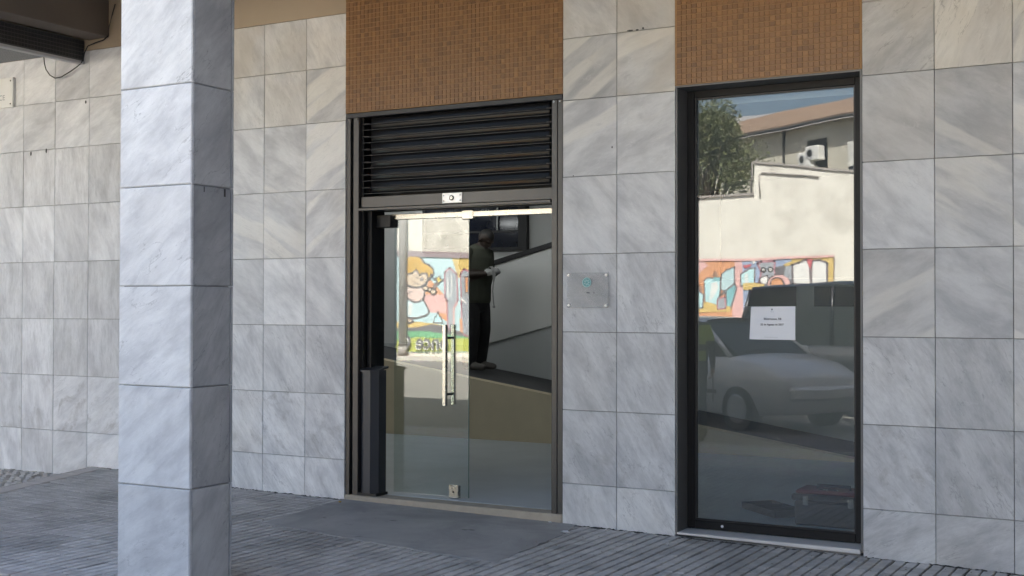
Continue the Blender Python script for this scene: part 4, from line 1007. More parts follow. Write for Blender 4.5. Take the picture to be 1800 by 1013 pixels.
MURAL = [
 ('m_sky', [(-24.39, 3.34), (-21.05, 3.17), (-21.04, 0.10), (-24.38, 0.03)], 0),
 ('m_yellow', [(-21.76, 3.21), (-21.03, 3.17), (-21.03, 2.51), (-21.44, 2.36)], 0),
 ('m_orange', [(-22.62, 2.52), (-21.95, 1.89), (-21.89, 1.07), (-22.17, 1.22), (-22.84, 2.00)], 0),
 ('m_pink', [(-23.06, 1.98), (-21.99, 1.98), (-21.95, 1.35), (-22.61, 1.39), (-22.88, 1.85)], 0),
 ('m_yellow', [(-24.38, 1.06), (-22.97, 1.07), (-22.21, 0.99), (-21.89, 0.89), (-21.89, 0.80), (-24.38, 0.79)], 0),
 ('m_dark', [(-24.38, 0.84), (-23.06, 0.87), (-22.52, 0.98), (-22.13, 0.93), (-21.89, 0.82), (-21.00, 0.72), (-21.00, 0.54), (-24.38, 0.64)], 1),
 ('m_green', [(-24.38, 0.73), (-22.75, 0.77), (-21.89, 0.67), (-21.00, 0.57), (-21.00, 0.42), (-24.38, 0.34)], 0),
 ('m_lime', [(-24.38, 0.39), (-23.06, 0.57), (-22.48, 0.54), (-21.00, 0.55), (-21.00, 0.13), (-24.38, 0.05)], 0),
 ('m_grey', [(-21.83, 2.85), (-21.55, 2.64), (-21.51, 1.78), (-21.67, 1.55), (-21.65, 0.80), (-21.90, 0.87), (-21.92, 1.78), (-22.01, 1.89), (-22.02, 2.70)], 2),
 ('m_white', [(-21.92, 2.52), (-21.88, 2.55), (-21.87, 1.89), (-21.91, 1.89)], 0),
 ('m_white', [(-21.78, 2.62), (-21.74, 2.60), (-21.72, 2.03), (-21.87, 1.85), (-21.89, 1.89), (-21.75, 2.05)], 0),
 ('m_pink', [(-21.69, 1.55), (-21.52, 1.72), (-21.50, 1.67), (-21.63, 1.52), (-21.63, 0.89), (-21.69, 0.89)], 0),
 ('m_grey', [(-21.27, 2.81), (-21.05, 2.71), (-21.02, 0.57), (-21.34, 0.71), (-21.38, 1.85), (-21.41, 2.65)], 2),
 ('m_orange', [(-21.24, 2.54), (-21.11, 2.56), (-21.11, 2.03), (-21.22, 2.05)], 1),
 ('m_white', [(-21.38, 1.89), (-21.18, 1.70), (-21.18, 1.65), (-21.38, 1.81)], 0),
 ('m_sky', [(-21.48, 2.51), (-21.42, 2.51), (-21.38, 1.04), (-21.44, 1.04)], 0),
 ('m_orange', [(-21.44, 1.19), (-21.34, 1.19), (-21.32, 0.71), (-21.41, 0.75)], 0),
 ('m_cyan', [(-22.28, 1.41), (-22.22, 1.26), (-22.16, 1.24), (-22.10, 1.05), (-22.46, 1.05), (-22.39, 1.24), (-22.34, 1.26)], 1),
 ('m_skin', [(-23.58, 1.21), (-23.37, 1.20), (-23.25, 1.08), (-23.42, 1.02), (-23.55, 1.09)], 2),
 ('m_skirt', [(-23.65, 1.91), (-23.47, 1.83), (-23.24, 1.73), (-23.02, 1.75), (-22.86, 1.81), (-22.74, 1.63), (-22.61, 1.41), (-22.75, 1.29), (-23.10, 1.20), (-23.42, 1.20), (-23.61, 1.23)], 2),
 ('m_white', [(-23.42, 1.70), (-23.29, 1.67), (-23.33, 1.29), (-23.46, 1.31)], 0),
 ('m_sky', [(-23.20, 1.59), (-23.08, 1.59), (-23.08, 1.50), (-23.18, 1.50)], 0),
 ('m_sky', [(-22.99, 1.59), (-22.89, 1.61), (-22.88, 1.50), (-22.97, 1.49)], 0),
 ('m_blouse', [(-23.72, 2.44), (-23.58, 2.34), (-23.38, 2.24), (-23.13, 2.20), (-22.93, 2.23), (-22.81, 2.15), (-22.81, 1.96), (-22.88, 1.81), (-23.06, 1.73), (-23.24, 1.73), (-23.47, 1.85), (-23.66, 1.97)], 2),
 ('m_line', [(-23.65, 2.00), (-23.47, 2.01), (-23.31, 2.12), (-23.29, 2.09), (-23.45, 1.98), (-23.65, 1.97)], 0),
 ('m_skin', [(-22.67, 2.19), (-22.68, 2.15), (-22.71, 2.12), (-22.75, 2.11), (-22.79, 2.11), (-22.83, 2.12), (-22.86, 2.15), (-22.87, 2.19), (-22.86, 2.22), (-22.83, 2.25), (-22.79, 2.27), (-22.75, 2.27), (-22.71, 2.25), (-22.68, 2.22)], 1),
 ('m_skin', [(-22.52, 2.14), (-22.52, 2.11), (-22.55, 2.09), (-22.58, 2.08), (-22.61, 2.08), (-22.64, 2.09), (-22.67, 2.11), (-22.67, 2.14), (-22.67, 2.17), (-22.64, 2.19), (-22.61, 2.21), (-22.58, 2.21), (-22.55, 2.19), (-22.52, 2.17)], 1),
 ('m_brown', [(-22.49, 2.20), (-22.33, 2.39), (-22.26, 2.35), (-22.43, 2.17)], 1),
 ('m_skin', [(-22.34, 2.07), (-22.35, 2.04), (-22.39, 2.01), (-22.43, 1.99), (-22.48, 1.99), (-22.53, 2.01), (-22.56, 2.04), (-22.57, 2.08), (-22.56, 2.11), (-22.53, 2.14), (-22.48, 2.15), (-22.43, 2.15), (-22.39, 2.14), (-22.35, 2.11)], 1),
 ('m_star', [(-22.20, 2.60), (-22.18, 2.51), (-22.07, 2.45), (-22.18, 2.42), (-22.25, 2.33), (-22.30, 2.44), (-22.43, 2.50), (-22.31, 2.52)], 1),
 ('m_skin', [(-23.69, 2.76), (-23.52, 2.67), (-23.29, 2.72), (-23.13, 2.82), (-23.00, 2.65), (-22.91, 2.70), (-22.73, 2.68), (-22.65, 2.52), (-22.74, 2.37), (-22.93, 2.24), (-23.13, 2.21), (-23.38, 2.25), (-23.58, 2.36), (-23.67, 2.53)], 2),
 ('m_ochre', [(-23.77, 3.06), (-23.62, 3.24), (-23.38, 3.33), (-23.15, 3.31), (-22.94, 3.19), (-22.81, 3.03), (-22.61, 2.95), (-22.48, 2.84), (-22.44, 2.71), (-22.50, 2.56), (-22.55, 2.66), (-22.59, 2.49), (-22.67, 2.53), (-22.71, 2.68), (-22.90, 2.69), (-22.99, 2.62), (-23.13, 2.81), (-23.29, 2.69), (-23.52, 2.65), (-23.71, 2.76), (-23.77, 2.91)], 2),
 ('m_white', [(-23.72, 3.08), (-23.56, 3.23), (-23.36, 3.29), (-23.18, 3.27), (-23.18, 3.25), (-23.36, 3.26), (-23.54, 3.19), (-23.69, 3.06)], 0),
 ('m_line', [(-22.84, 2.49), (-22.85, 2.45), (-22.87, 2.43), (-22.91, 2.42), (-22.95, 2.43), (-22.98, 2.45), (-22.99, 2.49), (-22.98, 2.52), (-22.95, 2.55), (-22.91, 2.56), (-22.87, 2.54), (-22.85, 2.52)], 0),
 ('m_white', [(-22.88, 2.50), (-22.89, 2.49), (-22.90, 2.48), (-22.92, 2.49), (-22.93, 2.50), (-22.92, 2.52), (-22.90, 2.52), (-22.89, 2.52)], 0),
 ('m_line', [(-23.05, 2.54), (-23.06, 2.52), (-23.08, 2.51), (-23.10, 2.51), (-23.12, 2.52), (-23.13, 2.54), (-23.12, 2.56), (-23.10, 2.57), (-23.08, 2.57), (-23.06, 2.56)], 0),
 ('m_line', [(-23.27, 2.45), (-23.23, 2.44), (-23.17, 2.37), (-23.02, 2.34), (-23.03, 2.31), (-23.18, 2.34)], 0),
 ('m_purple', [(-24.39, 3.49), (-21.03, 3.33), (-21.03, 3.15), (-24.39, 3.30)], 0),
 ('m_orange', [(-13.47, 2.93), (-11.98, 2.92), (-11.98, 0.23), (-13.47, 0.20)], 0),
 ('m_blue', [(-11.98, 2.92), (-10.33, 2.95), (-10.34, 0.26), (-11.98, 0.23)], 0),
 ('m_yellow', [(-10.36, 2.95), (-9.13, 2.99), (-9.14, 0.28), (-10.36, 0.26)], 0),
 ('m_pink', [(-12.02, 2.92), (-11.81, 2.93), (-11.81, 0.23), (-12.15, 0.23)], 0),
 ('m_sky', [(-12.42, 2.54), (-12.25, 2.67), (-12.03, 2.75), (-12.03, 2.27), (-12.31, 2.03), (-12.45, 2.08)], 1),
 ('m_pink', [(-13.47, 2.91), (-12.96, 2.91), (-12.84, 2.78), (-13.07, 2.62), (-13.21, 2.38), (-13.47, 2.50)], 0),
 ('m_brown', [(-12.73, 2.51), (-12.62, 2.65), (-12.51, 2.51), (-12.62, 2.45)], 0),
 ('m_brown', [(-13.47, 2.23), (-13.13, 2.28), (-13.01, 2.09), (-13.21, 1.76), (-13.47, 1.87)], 0),
 ('m_cyan', [(-12.73, 2.42), (-12.45, 2.43), (-12.45, 2.03), (-12.53, 1.55), (-12.93, 1.55), (-12.96, 2.35), (-12.84, 2.44)], 1),
 ('m_white', [(-12.73, 2.27), (-12.56, 2.30), (-12.51, 2.14), (-12.65, 1.87), (-12.79, 1.76)], 0),
 ('m_teal', [(-12.67, 2.45), (-12.45, 2.45), (-12.46, 2.34), (-12.65, 2.34)], 0),
 ('m_teal', [(-12.45, 1.92), (-12.03, 2.24), (-11.98, 2.13), (-12.14, 1.55), (-12.26, 1.50), (-12.28, 1.98)], 1),
 ('m_yellow', [(-13.21, 1.66), (-12.87, 1.74), (-12.56, 1.66), (-12.14, 1.60), (-12.14, 1.45), (-13.24, 1.42)], 0),
 ('m_grey', [(-12.53, 1.82), (-12.31, 1.87), (-12.28, 1.55), (-12.53, 1.52)], 1),
 ('m_cyan', [(-13.47, 2.01), (-13.15, 2.09), (-12.98, 1.95), (-13.01, 1.55), (-13.47, 1.52)], 1),
 ('m_cyan', [(-11.85, 2.53), (-11.59, 2.69), (-11.46, 2.71), (-11.46, 2.26), (-11.85, 2.19)], 1),
 ('m_white', [(-11.73, 2.53), (-11.65, 2.55), (-11.63, 2.26), (-11.73, 2.27)], 0),
 ('m_red', [(-11.81, 2.79), (-11.54, 2.83), (-11.59, 2.74), (-11.73, 2.70)], 0),
 ('m_white', [(-11.54, 2.92), (-11.43, 2.96), (-11.46, 2.84), (-11.51, 2.83)], 0),
 ('m_grey', [(-11.38, 2.84), (-11.27, 2.89), (-10.88, 2.90), (-10.85, 2.47), (-10.94, 2.23), (-11.32, 2.26), (-11.27, 2.60)], 2),
 ('m_white', [(-11.13, 2.64), (-11.14, 2.61), (-11.16, 2.59), (-11.18, 2.57), (-11.21, 2.58), (-11.24, 2.59), (-11.26, 2.61), (-11.27, 2.64), (-11.26, 2.67), (-11.24, 2.69), (-11.21, 2.71), (-11.18, 2.71), (-11.16, 2.69), (-11.14, 2.67)], 1),
 ('m_white', [(-10.92, 2.65), (-10.93, 2.62), (-10.95, 2.60), (-10.98, 2.58), (-11.01, 2.58), (-11.04, 2.60), (-11.05, 2.62), (-11.06, 2.65), (-11.05, 2.68), (-11.04, 2.71), (-11.01, 2.72), (-10.98, 2.72), (-10.95, 2.70), (-10.93, 2.68)], 1),
 ('m_dark', [(-11.18, 2.63), (-11.18, 2.62), (-11.20, 2.61), (-11.22, 2.62), (-11.22, 2.63), (-11.22, 2.65), (-11.20, 2.66), (-11.18, 2.65)], 0),
 ('m_dark', [(-10.96, 2.65), (-10.97, 2.63), (-10.99, 2.63), (-11.00, 2.63), (-11.01, 2.65), (-11.00, 2.67), (-10.99, 2.67), (-10.97, 2.67)], 0),
 ('m_white', [(-11.27, 2.42), (-11.08, 2.47), (-11.03, 2.26), (-11.19, 2.21), (-11.32, 2.34)], 1),
 ('m_yellow', [(-11.79, 2.27), (-11.46, 2.29), (-11.16, 2.22), (-11.16, 2.08), (-11.79, 2.08)], 0),
 ('m_dark', [(-10.85, 2.73), (-10.54, 2.75), (-10.57, 2.49), (-10.84, 2.47)], 0),
 ('m_yellow', [(-10.62, 2.78), (-10.41, 2.86), (-10.07, 2.92), (-10.15, 2.83), (-10.52, 2.72)], 0),
 ('m_pink', [(-10.39, 2.21), (-10.40, 2.13), (-10.45, 2.06), (-10.53, 2.00), (-10.62, 1.96), (-10.73, 1.95), (-10.84, 1.96), (-10.94, 2.00), (-11.01, 2.06), (-11.06, 2.14), (-11.08, 2.22), (-11.06, 2.31), (-11.01, 2.38), (-10.93, 2.44), (-10.84, 2.48), (-10.73, 2.49), (-10.62, 2.48), (-10.53, 2.44), (-10.45, 2.38), (-10.40, 2.30)], 1),
 ('m_orange', [(-10.58, 2.23), (-10.60, 2.17), (-10.63, 2.13), (-10.68, 2.09), (-10.75, 2.07), (-10.82, 2.07), (-10.88, 2.09), (-10.94, 2.13), (-10.97, 2.18), (-10.98, 2.23), (-10.97, 2.29), (-10.94, 2.34), (-10.88, 2.37), (-10.82, 2.39), (-10.75, 2.39), (-10.68, 2.37), (-10.63, 2.33), (-10.60, 2.29)], 1),
 ('m_grey', [(-10.54, 2.71), (-10.33, 2.76), (-10.33, 2.28), (-10.57, 2.44)], 0),
 ('m_white', [(-10.33, 2.77), (-10.15, 2.83), (-9.96, 2.92), (-9.86, 2.71), (-9.84, 2.22), (-10.34, 2.23)], 2),
 ('m_white', [(-9.78, 2.88), (-9.57, 2.89), (-9.34, 2.80), (-9.35, 2.26), (-9.81, 2.24), (-9.82, 2.69)], 2),
 ('m_red', [(-9.95, 2.93), (-9.78, 2.93), (-9.83, 2.65), (-9.90, 2.71)], 0),
 ('m_pink', [(-13.50, 2.97), (-9.13, 3.03), (-9.13, 2.97), (-13.50, 2.90)], 0),
 ('m_line', [(-9.15, 2.99), (-9.12, 2.99), (-9.12, 0.29), (-9.15, 0.28)], 0),
]

mats_used = sorted({m for m, _, _ in MURAL} | {'m_line', 'm_maroon'})
b = MB(); lay = 0
b.add([(-30, WY+.004, 0.05), (-24.35, WY+.004, 0.05), (-24.35, WY+.004, 3.3), (-30, WY+.004, 3.35)], [(0, 1, 2, 3)], mats_used.index('m_sky'))
b.add([(-21.06, WY+.004, 0.05), (-13.4, WY+.004, 0.05), (-13.4, WY+.004, 3.0), (-21.06, WY+.004, 3.2)], [(0, 1, 2, 3)], mats_used.index('m_yellow'))
for k, xx in enumerate((-20.6, -19.3, -18.0, -16.7, -15.4, -14.2)):
    b.add([(xx-.5, WY+.006, .4), (xx+.5, WY+.006, .5), (xx+.45, WY+.006, 2.5), (xx, WY+.006, 2.9), (xx-.45, WY+.006, 2.4)], [(0, 1, 2, 3, 4)], mats_used.index(('m_sky', 'm_orange', 'm_grey', 'm_teal', 'm_pink', 'm_lime')[k]) if ('m_sky', 'm_orange', 'm_grey', 'm_teal', 'm_pink', 'm_lime')[k] in mats_used else 0)
for m, pts, out in MURAL:
    y = WY + 0.014 + lay*0.0007; lay += 1
    if out:
        wd = 0.040 if out == 1 else 0.060
        om = mats_used.index('m_maroon' if m == 'm_grey' else 'm_line')
        n = len(pts)
        for i in range(n):
            p, q = Vector(pts[i]), Vector(pts[(i+1) % n]); d = (q-p)
            if d.length < 1e-4: continue
            d.normalize(); o = Vector((-d.y, d.x))*wd*.5; e = d*wd*.4
            b.add([(v.x, y+.0004, v.y) for v in (p-o-e, p+o-e, q+o+e, q-o+e)], [(0, 1, 2, 3)], om)
    b.add([(x, y, z) for x, z in pts], [tuple(range(len(pts)))], mats_used.index(m))
me = bpy.data.meshes.new('mural_paint'); me.from_pydata(b.v, [], b.f)
for m in mats_used: me.materials.append(M[m])
me.polygons.foreach_set('material_index', b.mi); me.update()
stuff(link('mural_paint', me, OW))
for mt, dx, dz, yy in (('m_white', -.025, -.03, .090), ('m_dark', 0, 0, .094)):
    o = link('mural_lettering', text_mesh('once C', 0.66, 0.001, mt, 'LEFT', 0.014), OW); o.location = (-21.80+dx, WY+yy, 0.20+dz); o.rotation_euler = (math.pi/2, 0, math.pi)
# concrete pole by the mural
PO = tag(empty('concrete_pole', (-23.575, -25.82, -0.07)), 'pale concrete pole at the kerb in front of the painted cartoon girl', 'pole')
b = MB(); b.tube([(-23.575, -25.82, -0.07), (-23.575, -25.82, 8.5)], .2, 12, 0, True, [.135, .125]); part('shaft', b, 'kerb', PO, True)
b = MB(); b.tube([(-23.575, -25.82, -0.07), (-23.575, -25.82, 0.25)], .25, 12, 0, True, [.17, .16]); part('footing', b, 'kerb', PO, True)
# trees
M['bark'] = simple('bark', (0.12, 0.09, 0.065), 0.9, 0.3, 10, 0.5, 30)
def leaf_mat():
    g = NG('foliage'); a = g.n('ShaderNodeAttribute', attribute_type='GEOMETRY', attribute_name='tone').outputs['Fac']
    col = g.mix(a, c4(0.075, 0.095, 0.035), c4(0.22, 0.235, 0.095))
    m = g.bsdf(col, 0.6); pb = [n for n in g.t.nodes if n.type == 'BSDF_PRINCIPLED'][0]
    tl = g.n('ShaderNodeBsdfTranslucent', {0: col}).outputs[0]
    mx = g.n('ShaderNodeMixShader', {0: 0.4, 1: pb.outputs[0], 2: tl}).outputs[0]; g.t.links.new(mx, g.out.inputs[0]); return m
M['foliage'] = leaf_mat()
def tree(x, y, h, rad, sd_, label, nleaf=13000):
    r = random.Random(sd_); T = tag(empty('leafy_tree', (x, y, -0.6)), label, 'tree', 'trees behind the mural wall')
    b = MB(); b.tube([(x, y, -.6), (x+.1, y, h*.25), (x-.05, y+.1, h*.5), (x, y, h*.8)], 0, 10, 0, True, [.28, .22, .15, .05])
    cl = []
    for k in range(22):
        a = r.uniform(0, 6.283); el = r.uniform(-.3, 1.2); rr = rad*r.uniform(.35, 1.0)
        c = Vector((x+math.cos(a)*rr*math.cos(el), y+math.sin(a)*rr*math.cos(el)*.8, h*.62+math.sin(el)*h*.36*r.uniform(.6, 1)))
        cl.append((c, r.uniform(.45, .95)))
        b.tube([(x, y, h*r.uniform(.3, .55)), c.lerp(Vector((x, y, h*.5)), .4), c], 0, 6, 0, True, [.10, .06, .02])
    part('trunk', b, 'bark', T, True)
    b = MB()
    for i in range(nleaf):
        c, cr = cl[r.randrange(len(cl))]
        d = Vector((r.gauss(0, 1), r.gauss(0, 1), r.gauss(0, 1))).normalized()*cr*(r.random()**.45)
        p = c+d; u = Vector((r.gauss(0, 1), r.gauss(0, 1), r.gauss(0, 1))).normalized(); v = u.cross(Vector((r.gauss(0, 1), r.gauss(0, 1), r.gauss(0, 1)))).normalized()
        s = r.uniform(.035, .085)
        b.add([p-u*s, p+v*s*.5, p+u*s, p-v*s*.5], [(0, 1, 2, 3)], 0, r.random())
    me = bpy.data.meshes.new('crown'); me.from_pydata(b.v, [], b.f); me.materials.append(M['foliage'])
    at = me.attributes.new('tone', 'FLOAT', 'FACE'); at.data.foreach_set('value', b.tone)
    link('crown', me, T)
tree(-13.95, -28.8, 8.1, 1.55, 5, 'bushy green tree rising above the mural wall in the window reflection')
tree(-17.6, -29.6, 7.6, 1.9, 6, 'leafy tree above the wall, left of the window reflection')
tree(-27.0, -31.0, 7.0, 2.0, 8, 'leafy tree above the wall behind the pole')
# tiled-roof house
def roof_mat(nm, lo, hi):
    g = NG(nm); a = g.n('ShaderNodeAttribute', attribute_type='GEOMETRY', attribute_name='tone').outputs['Fac']
    return g.bsdf(g.mix(a, c4(*lo), c4(*hi)), 0.85, g.bump(g.noise(g.coord('Object'), 20, 4), 0.3, 0.01))
M['roof_tile'] = roof_mat('clay_roof_tile', (0.07, 0.046, 0.033), (0.22, 0.15, 0.105))
M['roof_grey'] = roof_mat('weathered_roof', (0.19, 0.185, 0.19), (0.34, 0.33, 0.33))
M['house_wall'] = simple('house_render', (0.55, 0.52, 0.44), 0.9, 0.12, 1.2)
M['shutter_white'] = simple('white_shutter', (0.7, 0.7, 0.66), 0.6)
M['ac_white'] = simple('ac_white', (0.75, 0.75, 0.72), 0.5)
def pantile_roof(name, parent, L_, run, rise, ztop_eave, yeave, mat, over=0.0):
    """corrugated slope in local coords: x along the eave, y away from the viewer (negative)"""
    b = MB(); nx = int(L_/.055); ny = 14; rroof = random.Random(4)
    for i in range(nx+1):
        x = -L_/2+i*L_/nx; w_ = 0.075*abs(math.sin(i*math.pi/4))
        for j in range(ny+1):
            t = j/ny; b.v.append((x, yeave-run*t, ztop_eave+rise*t+w_ + (0.03 if j else 0)*(1-0)))
    for i in range(nx):
        for j in range(ny):
            a = i*(ny+1)+j; b.f.append((a, a+ny+1, a+ny+2, a+1)); b.mi.append(0); b.tone.append(max(0, min(1, (.15 if i % 4 in (3, 0) else .75)+rroof.uniform(-.25, .25))))
    n0 = len(b.v)
    b.v += [(x, y, z-.14) for x, y, z in b.v]
    for i in range(nx):
        a = i*(ny+1); b.f.append((a, n0+a, n0+a+ny+1, a+ny+1)); b.mi.append(0); b.tone.append(.5)
        for j in (0, ny-1): pass
    b.f.append((n0, n0+ny, n0+nx*(ny+1)+ny, n0+nx*(ny+1))); b.mi.append(0); b.tone.append(.5)
    return link(name, b.mesh(name, mat, tone=True), parent)
HS = tag(empty('tiled_house', (0, 0, 0)), 'pale house with a brown pantile roof and air conditioners behind the wall', 'house')
hp = []
def hpart(name, b, mat): o = part(name, b, mat, HS); hp.append(o); return o
b = MB(); b.box(-9, 9, -9, 0, -0.6, 8.9); hpart('wall', b, 'house_wall')
rf = pantile_roof('roof', HS, 19, 5.4, 1.85, 8.95, 0.42, 'roof_tile'); hp.append(rf)
b = MB(); b.prism([(-9.0, -.01), (-9.0, .0)], 0, 0) if False else b.tube([(-9.4, .40, 8.90), (9.4, .40, 8.90)], .06, 8); hpart('gutter', b, 'bronze_dark')
b = MB(); b.tube([(-.55, .06, -.6), (-.55, .06, 8.9)], .055, 8); hpart('downpipe', b, 'bronze_dark')
for x0 in (3.2, 5.2):
    b = MB(); b.box(x0, x0+1.3, .01, .05, 6.6, 8.0); wn = hpart('window', b, 'dark_blue_glass')
    b = MB(); b.box(x0+.02, x0+1.28, .052, .08, 7.05, 7.98); part('roller_blind', b, 'shutter_white', wn)
    b = MB(); b.box(x0-.1, x0+1.4, .01, .14, 6.5, 6.59); part('sill', b, 'kerb', wn)
b = MB(); b.box(.95, 2.0, .008, .04, 7.15, 8.25); hpart('vent_opening', b, 'black')
for (x0, z0) in ((1.2, 7.45), (.72, 7.25), (.85, 6.75)):
    b = MB(); b.cbox(x0, x0+.72, .06, .36, z0, z0+.52, .02); ac = hpart('air_conditioner', b, 'ac_white')
    b = MB(); b.disc((x0+.27, .361, z0+.26), (0, 1, 0), .21, .21, .01, 18); part('fan_grille', b, 'trim_grey', ac)
    b = MB(); b.disc((x0+.27, .3715, z0+.26), (0, 1, 0), .13, .13, .006, 14); part('fan_hub', b, 'black', ac)
HS.location = (-14.95, -41.6, 0); HS.rotation_euler = (0, 0, R(34))
for o in hp: o.matrix_parent_inverse = Matrix.Identity(4)
HB = tag(empty('far_house', (0, 0, 0)), 'larger house with a long pale grey-brown roof behind the tiled house', 'house')
b = MB(); b.box(-14, 14, -14, 0, -.6, 11.0); w1 = part('wall', b, 'house_wall', HB)
r1 = pantile_roof('roof', HB, 29, 7.5, 2.6, 11.0, 0.8, 'roof_grey')
HB.location = (-19.5, -60, 0); HB.rotation_euler = (0, 0, R(6))
for o in (w1, r1): o.matrix_parent_inverse = Matrix.Identity(4)
# unseen building added to block sky light from the right
NB = tag(empty('sky_blocker', (9, -16, -.07)), 'added unseen tall building that blocks sky light from the right', 'building')
b = MB(); b.box(5.2, 20, -24, -4.2, -.3, 13.5); part('wall', b, 'grey_render', NB)
for k in range(3):
    for j in range(4):
        b = MB(); b.box(5.14, 5.19, -22+j*4.2, -20.6+j*4.2, 1.2+k*3.6, 2.9+k*3.6); part('window', b, 'dark_blue_glass', NB)
# ------------------------------------------------------------------ vehicles
def paint(name, col, metal=0.3):
    g = NG(name); n = g.noise(g.coord('Object'), 3, 3)
    return g.bsdf(g.mix(n, c4(*[x*.95 for x in col]), c4(*[x*1.03 for x in col])), 0.28, None, **{'Metallic': metal, 'Coat Weight': 0.6, 'Coat Roughness': 0.05})
M['silver_paint'] = paint('silver_paint', (0.82, 0.83, 0.84), 0.0)
M['dark_paint'] = paint('dark_paint', (0.018, 0.020, 0.026))
M['car_glass'] = simple('car_glass', (0.02, 0.024, 0.026), 0.04, 0.1, 3)
M['tyre'] = simple('tyre', (0.02, 0.02, 0.02), 0.85); M['rim'] = simple('rim', (0.45, 0.45, 0.46), 0.3, .05, 5, 0, 60, .8)
M['headlamp'] = simple('headlamp', (0.65, 0.66, 0.66), 0.1, .1, 9); M['tail_red'] = simple('tail_lamp', (0.35, 0.02, 0.02), 0.2)
M['plate'] = simple('number_plate', (0.75, 0.75, 0.74), 0.5)
def car(name, label, loc, rotz, paintm, Lh, prof, halfw, wheel_r, group, cat='car'):
    """prof: list of (y, z_bottom, z_belt, z_top or None, half width) from tail (y=0) to nose"""
    V = tag(empty(name, (0, 0, 0)), label, cat, group); ps = []
    def pt(nm, b, m, sm=False, par=None):
        o = part(nm, b, m, par or V, sm); ps.append(o); return o
    b = MB(); rings = []
    for (y, zb, zl, zt, hw) in prof:
        rings.append([(-hw*.90, y, zb), (-hw, y, zb+.16), (-hw*1.01, y, (zb+zl)*.55), (-hw*.95, y, zl-.03), (-hw*.86, y, zl), (-hw*.4, y, zl+.025), (0, y, zl+.032), (hw*.4, y, zl+.025), (hw*.86, y, zl), (hw*.95, y, zl-.03), (hw*1.01, y, (zb+zl)*.55), (hw, y, zb+.16), (hw*.90, y, zb)])
    n = len(rings[0]); vs = [p for r_ in rings for p in r_]; fs = []
    for i in range(len(rings)-1):
        for k in range(n): fs.append((i*n+k, i*n+(k+1) % n, (i+1)*n+(k+1) % n, (i+1)*n+k))
    fs += [tuple(range(n)), tuple(range((len(rings)-1)*n+n-1, (len(rings)-1)*n-1, -1))]
    b.add(vs, fs); body = pt('body', b, paintm, True)
    cab = [(y, zl, zt, hw) for (y, zb, zl, zt, hw) in prof if zt]
    b = MB(); br = MB(); rings = []; rr = []
    for i, (y, zl, zt, hw) in enumerate(cab):
        k = (zt-zl)
        rings.append([(-hw*.88, y, zl-.01), (-hw*.80, y, zl+k*.5), (-hw*.70, y, max(zl, zt-.05)), (hw*.70, y, max(zl, zt-.05)), (hw*.80, y, zl+k*.5), (hw*.88, y, zl-.01)])
        if k > .25: rr.append([(-hw*.715, y, zt-.06), (-hw*.62, y, zt-.015), (0, y, zt+.01), (hw*.62, y, zt-.015), (hw*.715, y, zt-.06)])
    for B_, Rg in ((b, rings), (br, rr)):
        n = len(Rg[0]); vs = [p for r_ in Rg for p in r_]; fs = []
        for i in range(len(Rg)-1):
            for k in range(n-1 if B_ is br else n): fs.append((i*n+k, i*n+(k+1) % n, (i+1)*n+(k+1) % n, (i+1)*n+k))
        if B_ is b: fs += [tuple(range(n)), tuple(range((len(Rg)-1)*n+n-1, (len(Rg)-1)*n-1, -1))]
        B_.add(vs, fs)
    pt('glasshouse', b, 'car_glass'); 
    vs = br.v; nn = len(vs); br.add([(x, y, z-.03) for x, y, z in vs], [tuple(nn-nn+q for q in f) for f in []]); pt('roof', br, paintm, True)
    # pillars along the cabin edges
    for s in (0, 5):
        for i in range(len(rings)-1):
            if i in (0, len(rings)-2):
                b = MB(); q0, q1 = rings[i][s], rings[i+1][2 if s == 0 else 3]
                if i == 0: q0, q1 = rings[0][s], rings[1][2 if s == 0 else 3]
                else: q0, q1 = rings[-1][s], rings[-2][2 if s == 0 else 3]
                b.tube([q0, q1], .035, 6); pt('roof_pillar', b, paintm, True)
    ymid = cab[len(cab)//2][0]; zl, zt, hw = [c[1:] for c in cab][len(cab)//2]
    for s in (-1, 1):
        b = MB(); b.tube([(s*hw*.9, ymid, zl), (s*hw*.72, ymid-.02, zt-.05)], .035, 6); pt('roof_pillar', b, paintm, True)
        b = MB(); b.cbox(s*(hw+.09)-.08, s*(hw+.09)+.08, cab[-1][0]-.42, cab[-1][0]-.30, zl+.02, zl+.15, .03); pt('wing_mirror', b, paintm)
    for s in (-1, 1):                                   # door seams, handles and a rubbing strip
        yd0, yd1 = cab[0][0]+.9, cab[-1][0]-.25
        for yy in (yd0, yd1):
            b = MB(); b.box(s*hw*1.005-.004, s*hw*1.005+.004, yy-.006, yy+.006, .35, zl-.05); pt('door_seam', b, 'black')
        b = MB(); b.cbox(s*hw*1.0-.015, s*hw*1.0+.015, yd0+.08, yd0+.26, zl-.16, zl-.13, .006); pt('door_handle', b, 'black')
        b = MB(); b.cbox(s*hw*1.01-.012, s*hw*1.01+.012, .7, Lh*.70, .48, .53, .006); pt('rubbing_strip', b, 'black')
    yn, zbn, zln, _, hwn = prof[-1]
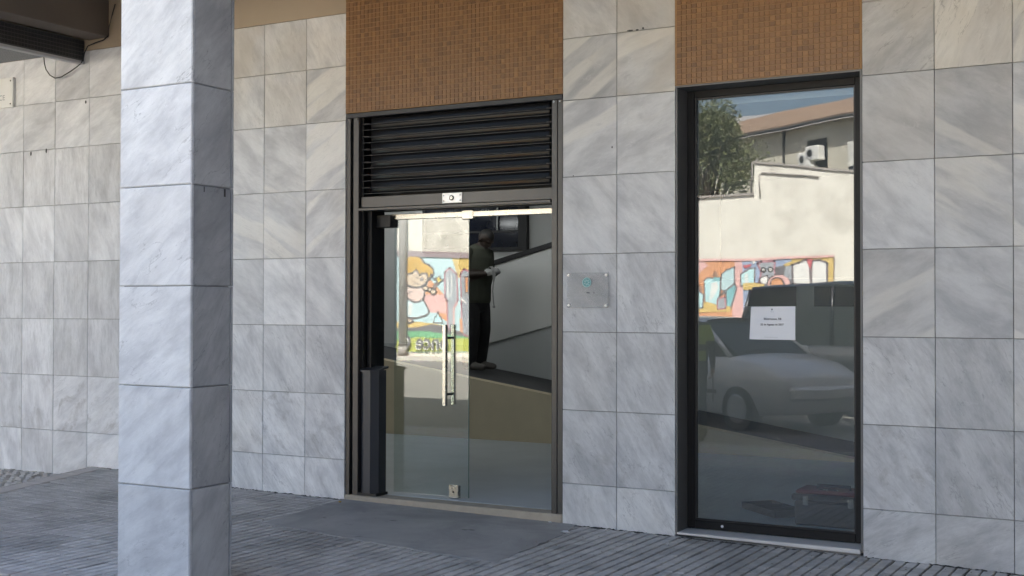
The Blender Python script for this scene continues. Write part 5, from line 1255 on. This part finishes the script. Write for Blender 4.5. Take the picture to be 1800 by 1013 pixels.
    for s in (-1, 1):
        b = MB(); b.cbox(s*hwn*.72-.17, s*hwn*.72+.17, yn-.06, yn+.03, zln-.20, zln-.06, .03); pt('headlight', b, 'headlamp')
        b = MB(); b.cbox(s*hwn*.75-.13, s*hwn*.75+.13, prof[0][0]-.03, prof[0][0]+.04, prof[0][2]-.3, prof[0][2]-.08, .03); pt('tail_light', b, 'tail_red')
        for yy in (Lh*.19, Lh*.81):
            wx = s*(halfw-.09)
            b = MB(); b.disc((wx-s*.10, yy, wheel_r), (s, 0, 0), wheel_r, wheel_r, .20, 24); wl = pt('wheel', b, 'tyre')
            b = MB(); b.disc((wx+s*.101, yy, wheel_r), (s, 0, 0), wheel_r*.66, wheel_r*.6, .012, 20); part('rim', b, 'rim', wl); ps.append(wl.children[0]) if False else None
    b = MB(); b.cbox(-hwn*.42, hwn*.42, yn-.03, yn+.02, zln-.19, zln-.08, .01); pt('grille', b, 'black')
    b = MB(); b.cbox(-hwn*1.0, hwn*1.0, yn-.12, yn+.07, zbn+.10, zbn+.28, .04); pt('bumper', b, paintm)
    b = MB(); b.cbox(-.26, .26, yn+.071, yn+.082, zbn+.13, zbn+.24, .003); pt('number_plate', b, 'plate')
    b = MB(); b.tube([(-.5, cab[-1][0]-.02, cab[-1][1]+.05), (.05, cab[-1][0]-.10, cab[-1][1]+.09)], .012, 6); pt('wiper', b, 'black')
    for o in ps: o.matrix_parent_inverse = Matrix.Identity(4)
    V.location = loc; V.rotation_euler = (0, 0, rotz); return V
hatch = [(0, .42, .78, None, .70), (.10, .26, .92, None, .80), (.16, .24, .95, .98, .81), (.62, .22, .96, 1.46, .83), (1.5, .20, .96, 1.53, .84), (2.2, .20, .96, 1.50, .84), (2.95, .20, .99, 1.02, .83), (3.5, .22, .90, None, .80), (3.85, .26, .76, None, .74), (3.95, .34, .68, None, .62)]
hd_ = R(-60)                                             # nose-in angled parking, heading towards +X+Y
def place(nose, ang, Ln): return (nose[0]+math.sin(ang)*Ln, nose[1]-math.cos(ang)*Ln, -0.10)
car('parked_car', 'silver hatchback parked nose-in, mirrored in the lower window glass', place((-4.5, -7.9), hd_, 3.95), hd_, 'silver_paint', 3.95, hatch, .84, .30, 'cars parked before the arcade')
car('parked_car', 'silver hatchback at the left, only its headlights mirrored in the window', place((-6.45, -8.9), hd_, 3.95), hd_, 'silver_paint', 3.95, hatch, .84, .30, 'cars parked before the arcade')
van = [(0, .40, 1.0, None, .80), (.06, .30, 1.08, 1.12, .90), (.25, .28, 1.08, 2.0, .92), (1.6, .26, 1.08, 2.08, .93), (3.0, .26, 1.08, 2.04, .93), (3.75, .28, 1.10, 1.14, .92), (4.3, .30, 1.0, None, .88), (4.55, .36, .9, None, .76)]
car('parked_van', 'dark van parked across the street, its roof mirrored as a black shape in the window', (-6.68, -11.3, -0.10), R(-90), 'dark_paint', 4.55, van, .93, .34, None, 'van')
